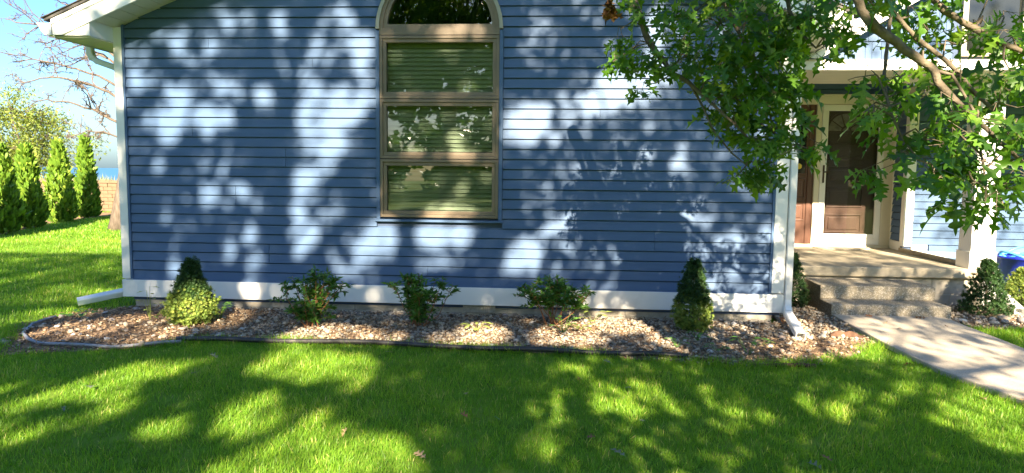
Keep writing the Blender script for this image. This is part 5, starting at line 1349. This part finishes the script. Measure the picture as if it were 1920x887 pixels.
BOUGHS = [((-10.4, 9.1, 3.2), (-13.1, 8.9, 4.05), 0.045), ((-10.45, 9.05, 2.4), (-12.6, 8.7, 3.0), 0.05), ((-10.4, 9.1, 3.0), (-12.9, 8.6, 3.45), 0.05),
          ((-10.3, 9.1, 3.4), (-13.6, 9.2, 5.0), 0.05), ((-10.3, 9.1, 3.4), (-12.4, 9.3, 5.6), 0.05), ((-10.5, 9.0, 2.2), (-11.9, 8.9, 2.15), 0.03), ((-10.3, 9.1, 3.4), (-9.6, 9.5, 6.0), 0.06)]
bare_tree()

# ------------------------------------------------------------------ oaks: near branches in view, crowns behind the camera that shade the place
LITA = np.array(LIT + [(-3.6, -0.02, 0.24, 0.16, 1.0), (1.25, 0.02, 0.17, 0.14, 0.9), (-2.4, -0.02, 0.15, 0.1, 0.6), (-4.95, 2.62, 0.22, 0.12, 0.8), (-4.6, 2.78, 0.25, 0.10, 0.7), (-4.85, 2.45, 0.10, 0.15, 0.6)])
def lit_at(a, b):
    """share of sunlight wanted at sun-plane coordinates (a, b): gaps in the crowns"""
    out = np.zeros(len(a))
    out = np.where((a > 2.8) & (b <= -0.22), 0.6, out)
    out = np.where((a > 2.36) & (b > -0.22), 0.28, out)
    out = np.where((a > 2.36) & (b > 0.95), 0.60, out)
    out = np.where((a > 2.36) & (b > 1.7), 0.94, out)
    out = np.where((a > 4.62) & (b > -0.22), 0.94, out)
    out = np.where((a < -5.2) & (b > 0.25), 0.55, out)
    out = np.where((a < -5.2) & (b > 2.4), 0.97, out)
    for px, py, pz, ra, rb, n in PADS:
        pv = np.array([px, py, pz])
        d = ((a - pv @ A_AX) / (ra * 1.15)) ** 2 + ((b - pv @ B_AX) / (rb * 1.1)) ** 2
        out = np.maximum(out, np.where(d < 1.0, 0.2 if px < 1.45 else 0.88, 0))
    for ca, cb, ra, rb, w in LITA:
        mg = (0.045 if w >= 0.9 else 0.015) if cb > -0.15 else (0.070 if cb > -0.72 else 0.045)
        if not (ca > 0.75 and cb > -0.15) and cb > -0.72:
            w = max(0.0, 1 + math.log(w) / (1.9 if cb > -0.15 else 3.2))
        d = ((a - ca) / (ra + mg)) ** 2 + ((b - cb) / (rb + mg)) ** 2
        out = np.maximum(out, np.where(d < 1.0, min(w, 0.975), 0))
    return out
SH_V = np.array([(0, 0, 0), (0.22, 0.24, 0.03), (0.42, 0.09, 0), (0.62, 0.36, 0.04), (0.72, 0.12, 0), (1.0, 0, -0.1), (0.72, -0.12, 0), (0.62, -0.36, 0.04), (0.42, -0.09, 0), (0.22, -0.24, 0.03)]) - np.array([0.5, 0, 0])
SH_F = [(0, 1, 2, 9), (9, 2, 8, 8), (2, 3, 4, 8), (4, 5, 6, 8), (6, 7, 8, 8)]
SH_T = [(0, 1, 2), (0, 2, 8), (0, 8, 9), (2, 3, 4), (2, 4, 6), (2, 6, 8), (4, 5, 6), (6, 7, 8)]
def crown(parent, n, a_rng, b_rng, ydist, masked, name='foliage', size=(0.15, 0.24), rg=RNG, dens_fn=None):
    a = rg.uniform(*a_rng, n); b = rg.uniform(*b_rng, n)
    if masked:
        k = rg.random(n) >= lit_at(a, b)
        a, b = a[k], b[k]
    if dens_fn is not None:
        k = rg.random(len(a)) < dens_fn(a, b); a, b = a[k], b[k]
    n = len(a)
    Y = ydist(a, b, n)
    t = (Y - a * A_AX[1] - b * B_AX[1]) / S_DIR[1]
    P = a[:, None] * A_AX + b[:, None] * B_AX + t[:, None] * S_DIR
    up = np.tile(S_DIR, (n, 1)) * 0.9 + rand_unit(n)
    Rm = rot_from(rand_unit(n), up)
    o = scatter_mesh(name, SH_V, SH_T, P, Rm, rg.uniform(*size, n), np.clip(rg.normal(0.45, 0.2, n), 0, 1), M['oak_leaf'], parent, kind='stuff')
    return P
def limbs_to(g, base, pts, r0, rg):
    for p in pts:
        p = np.asarray(p, float)
        m1 = base + (p - base) * 0.35 + np.array([0, 0, 0.25 * np.linalg.norm(p - base) * 0.5])
        m2 = base + (p - base) * 0.7 + np.array([0, 0, 0.25 * np.linalg.norm(p - base) * 0.4]) + rg.normal(0, 0.15, 3)
        cp = []
        for q in np.linspace(0, 1, 10):
            cp.append((1 - q) ** 3 * base + 3 * (1 - q) ** 2 * q * m1 + 3 * (1 - q) * q * q * m2 + q ** 3 * p + rg.normal(0, 0.06, 3) * (0 < q < 1))
        g.tube(cp, [r0 * (1 - 0.9 * q) for q in np.linspace(0, 1, 10)], 6)

def shade_oak(x, y, label, specs, fork):
    t = thing('oak_tree', label, 'tree', (x, y, GZ), 'oaks shading the front lawn')
    rg = np.random.default_rng(int(abs(x * 100)))
    Geo().tube([(x, y, -0.1), (x, y, 0.3), (x + 0.05, y, fork * 0.5), (x + 0.1, y, fork)], [0.36, 0.27, 0.23, 0.2], 14).build('trunk', M['bark'], t, smooth=True)
    for sp in specs:
        P = crown(t, *sp)
        if len(P) > 20:
            g = Geo()
            limbs_to(g, np.array([x + 0.1, y, fork - 0.1]), P[rg.choice(len(P), 8, replace=False)], 0.04, rg)
            g.build('limb', M['bark'], t)
    return t
yd_far = lambda yc, s: (lambda a, b, n: yc + RNG.uniform(-s, s, n))
shade_oak(-3.6, -14.2, 'tall oak on the lawn behind the viewer opposite the window', [(46000, (-5.6, -0.4), (-2.3, 3.4), yd_far(-13.6, 1.2), True, 'foliage', (0.10, 0.17)), (5000, (-5.6, 0.4), (3.4, 6.5), yd_far(-14, 2.0), False)], 4.0)
shade_oak(-9.6, -17.0, 'oak behind the viewer farthest to the left', [(20000, (-10.5, -5.6), (-2.6, 3.2), yd_far(-16.5, 1.8), True)], 4.0)

# wood across the road, behind the viewer (mirrored in the window panes)
n = 30000
cx = RNG.uniform(-60, 60, n // 80); cyy = RNG.uniform(-52, -40, n // 80); cz = RNG.uniform(-0.3, 11.0, n // 80)
idx = RNG.integers(0, len(cx), n)
P = np.stack([cx[idx], cyy[idx], cz[idx]], 1) + RNG.normal(0, 1.1, (n, 3))
P[:, 2] = np.maximum(P[:, 2], 0.1)
wood = scatter_mesh('woodland', SH_V, SH_T, P, rot_from(rand_unit(n), rand_unit(n) + np.array([0, 0.6, 0.6])), RNG.uniform(0.7, 1.5, n), np.clip(RNG.normal(0.5, 0.25, n), 0, 1), M['shrub_leaf'], kind='stuff')
tag(wood, 'dense green wood across the lawn behind the viewer', 'woodland')

# the near oak: trunk behind the viewer, limbs reaching into the picture
oak = thing('oak_tree', 'oak whose lobed leaf branches hang into view at upper right', 'tree', (2.3, -10.2, GZ), 'oaks shading the front lawn')
FORK = np.array([2.3, -10.1, 3.6])
Geo().tube([(2.3, -10.2, -0.1), (2.3, -10.2, 0.25), (2.3, -10.15, 2.0), tuple(FORK)], [0.38, 0.29, 0.25, 0.22], 16).build('trunk', M['bark'], oak, smooth=True)
Pn = crown(oak, 40000, (-0.4, 8.0), (-2.3, 3.4), lambda a, b, n: -10.2 + RNG.uniform(-1.6, 1.6, n), True, 'foliage', (0.11, 0.18))
g = Geo()
limbs_to(g, FORK, Pn[RNG.choice(len(Pn), 9, replace=False)], 0.05, np.random.default_rng(3))
g.build('limb', M['bark'], oak)
LIMBS = {'a': LIMB_a, 'b': LIMB_b, 'c': LIMB_c, 'd': LIMB_d, 'e': LIMB_e, 'f': LIMB_f, 'g': LIMB_g, 'h': LIMB_h, 'i': LIMB_i}
limb_pts = []
for key, L_ in LIMBS.items():
    pts = [np.array(p[:3]) for p in L_]
    rad = [p[3] for p in L_]
    if key in 'abcdgh':
        s = pts[0]
        d0 = s - pts[1]; d0 /= np.linalg.norm(d0)
        c1 = s + d0 * 0.9 + np.array([0, -0.3, 0.2])
        c2 = FORK + (s - FORK) * 0.45 + np.array([0, 0, 1.3])
        pre = []
        for q in np.linspace(0, 1, 9)[:-1]:
            p = (1 - q) ** 3 * FORK + 3 * (1 - q) ** 2 * q * c2 + 3 * (1 - q) * q * q * c1 + q ** 3 * s
            pre.append(p)
        rr = [rad[0] * (3.2 - 2.1 * q) for q in np.linspace(0, 1, 9)[:-1]]
        pts, rad = pre + pts, rr + rad
    # small natural wobble and resampling
    fine, fr_ = [], []
    rg = np.random.default_rng(ord(key))
    for i in range(len(pts) - 1):
        for q in (0, 0.5):
            fine.append(pts[i] + (pts[i + 1] - pts[i]) * q + (rg.normal(0, rad[i] * 0.16, 3) if q else 0))
            fr_.append((rad[i] + (rad[i + 1] - rad[i]) * q) * rg.uniform(0.9, 1.12))
    fine.append(pts[-1]); fr_.append(rad[-1])
    Geo().tube(fine, fr_, 8).build('branch', M['twig'], oak, smooth=True)
    for p in fine:
        limb_pts.append(p)
limb_pts = np.array(limb_pts)
tw = Geo()
LP, LFWD, LUP, LS, LT = [], [], [], [], []
rg = np.random.default_rng(99)
for (cx_, cy_, cz_, ra, rb, n) in PADS:
    c = np.array([cx_, cy_, cz_])
    j = int(np.argmin(np.linalg.norm(limb_pts - c, axis=1) + 0.4 * np.maximum(0, c[2] - limb_pts[:, 2])))
    hub = c + np.array([0, 0, rb * 0.2])
    p0 = limb_pts[j]
    mid = (p0 + hub) / 2 + rg.normal(0, 0.03, 3) + np.array([0, 0, 0.04])
    tw.tube([p0, mid, hub], [0.0055, 0.0042, 0.003], 5)
    left = int(n * (2.0 if cx_ < 1.45 else 1.5) + 1)
    while left > 0:
        m_ = min(left, int(rg.integers(4, 8)))
        left -= m_
        e = c + np.array([rg.uniform(-1, 1) * ra * 0.85, rg.uniform(-0.32, 0.32), rg.uniform(-1, 1) * rb * 0.85])
        bt_ = hub + (mid - hub) * rg.random() * 0.5
        mm_ = (bt_ + e) / 2 + rg.normal(0, 0.02, 3) + np.array([0, 0, 0.02])
        tw.tube([bt_, mm_, e], [0.003, 0.0022, 0.0014], 4)
        out = e - mm_; out /= np.linalg.norm(out) + 1e-9
        for q in range(m_):
            a = q * 2.4 + rg.uniform(-.4, .4)
            d = out * 0.5 + np.array([math.cos(a), math.sin(a) * 0.9, rg.uniform(-1.0, 0.25)]) * 0.9
            d /= np.linalg.norm(d)
            st_ = e - out * rg.uniform(0, 0.05)
            b_ = st_ + d * 0.022
            tw.tube([st_, b_], [0.0011, 0.0009], 3, cap=False)
            LP.append(b_); LFWD.append(d)
            LUP.append(np.array([0.0, -0.35, 1.0]) + 0.55 * rg.normal(size=3))
            LS.append(rg.uniform(0.085, 0.150) * (1.1 if cx_ < 1.45 else 1.0))
            LT.append(rg.random())
tw.build('twig', M['twig'], oak)
LP, LFWD, LUP, LS, LT = map(np.array, (LP, LFWD, LUP, LS, LT))
LR = rot_from(LFWD, LUP)
camp = np.array([0, -7.10747, 1.46653]); FW = np.array(fx); RW = np.array(rx); UW = np.array(ux)
dv = LP - camp; dep = dv @ FW
u_, v_ = (dv @ RW) / dep, (dv @ UW) / dep
inframe = (np.abs(u_) < 0.74) & (np.abs(v_) < 0.35)
rank = np.argsort(-(LS / dep) * inframe)
single = rank[:300]
rest = rank[300:]
for i in single:
    q = Matrix([list(LR[i][r]) for r in range(3)])
    o = bpy.data.objects.new('oak_leaf', LEAF_ME[i % 5][min(3, int(LT[i] * 4))])
    COL.objects.link(o)
    o.parent = oak
    o.matrix_parent_inverse = Matrix.Translation(-Vector(oak.location))
    o.matrix_basis = Matrix.Translation(Vector(tuple(LP[i]))) @ q.to_4x4() @ Matrix.Scale(float(LS[i]), 4)
for v in range(5):
    k = rest[rest % 5 == v]
    tv, tf = LEAF_T[v]
    scatter_mesh('foliage', tv, tf, LP[k], LR[k], LS[k], np.clip(0.15 + 0.6 * LT[k] + 0.2 * (LT[k] > 0.85), 0, 1), M['oak_leaf'], oak, kind='stuff', smooth=True)
# the dead brown spray at the tip of the left branch
g = Geo()
dc = DEAD
for q in range(7):
    tv, tf = LEAF_T[q % 5]
    d = np.array([[rg.uniform(-0.5, 0.5), rg.uniform(-0.5, 0.5), -1.0]]); up = np.array([[rg.normal(), -1.0, 0.2]])
    Rr = rot_from(d, up)[0]
    g.add([tuple(Rr @ (v * np.array([0.11, 0.08, 0.11])) + np.array(dc) + rg.normal(0, 0.012, 3)) for v in tv], tf)
dl = g.build('dead_leaf_spray', M['dead_leaf'], oak, smooth=True)
dl['label'] = 'brown withered leaf spray'
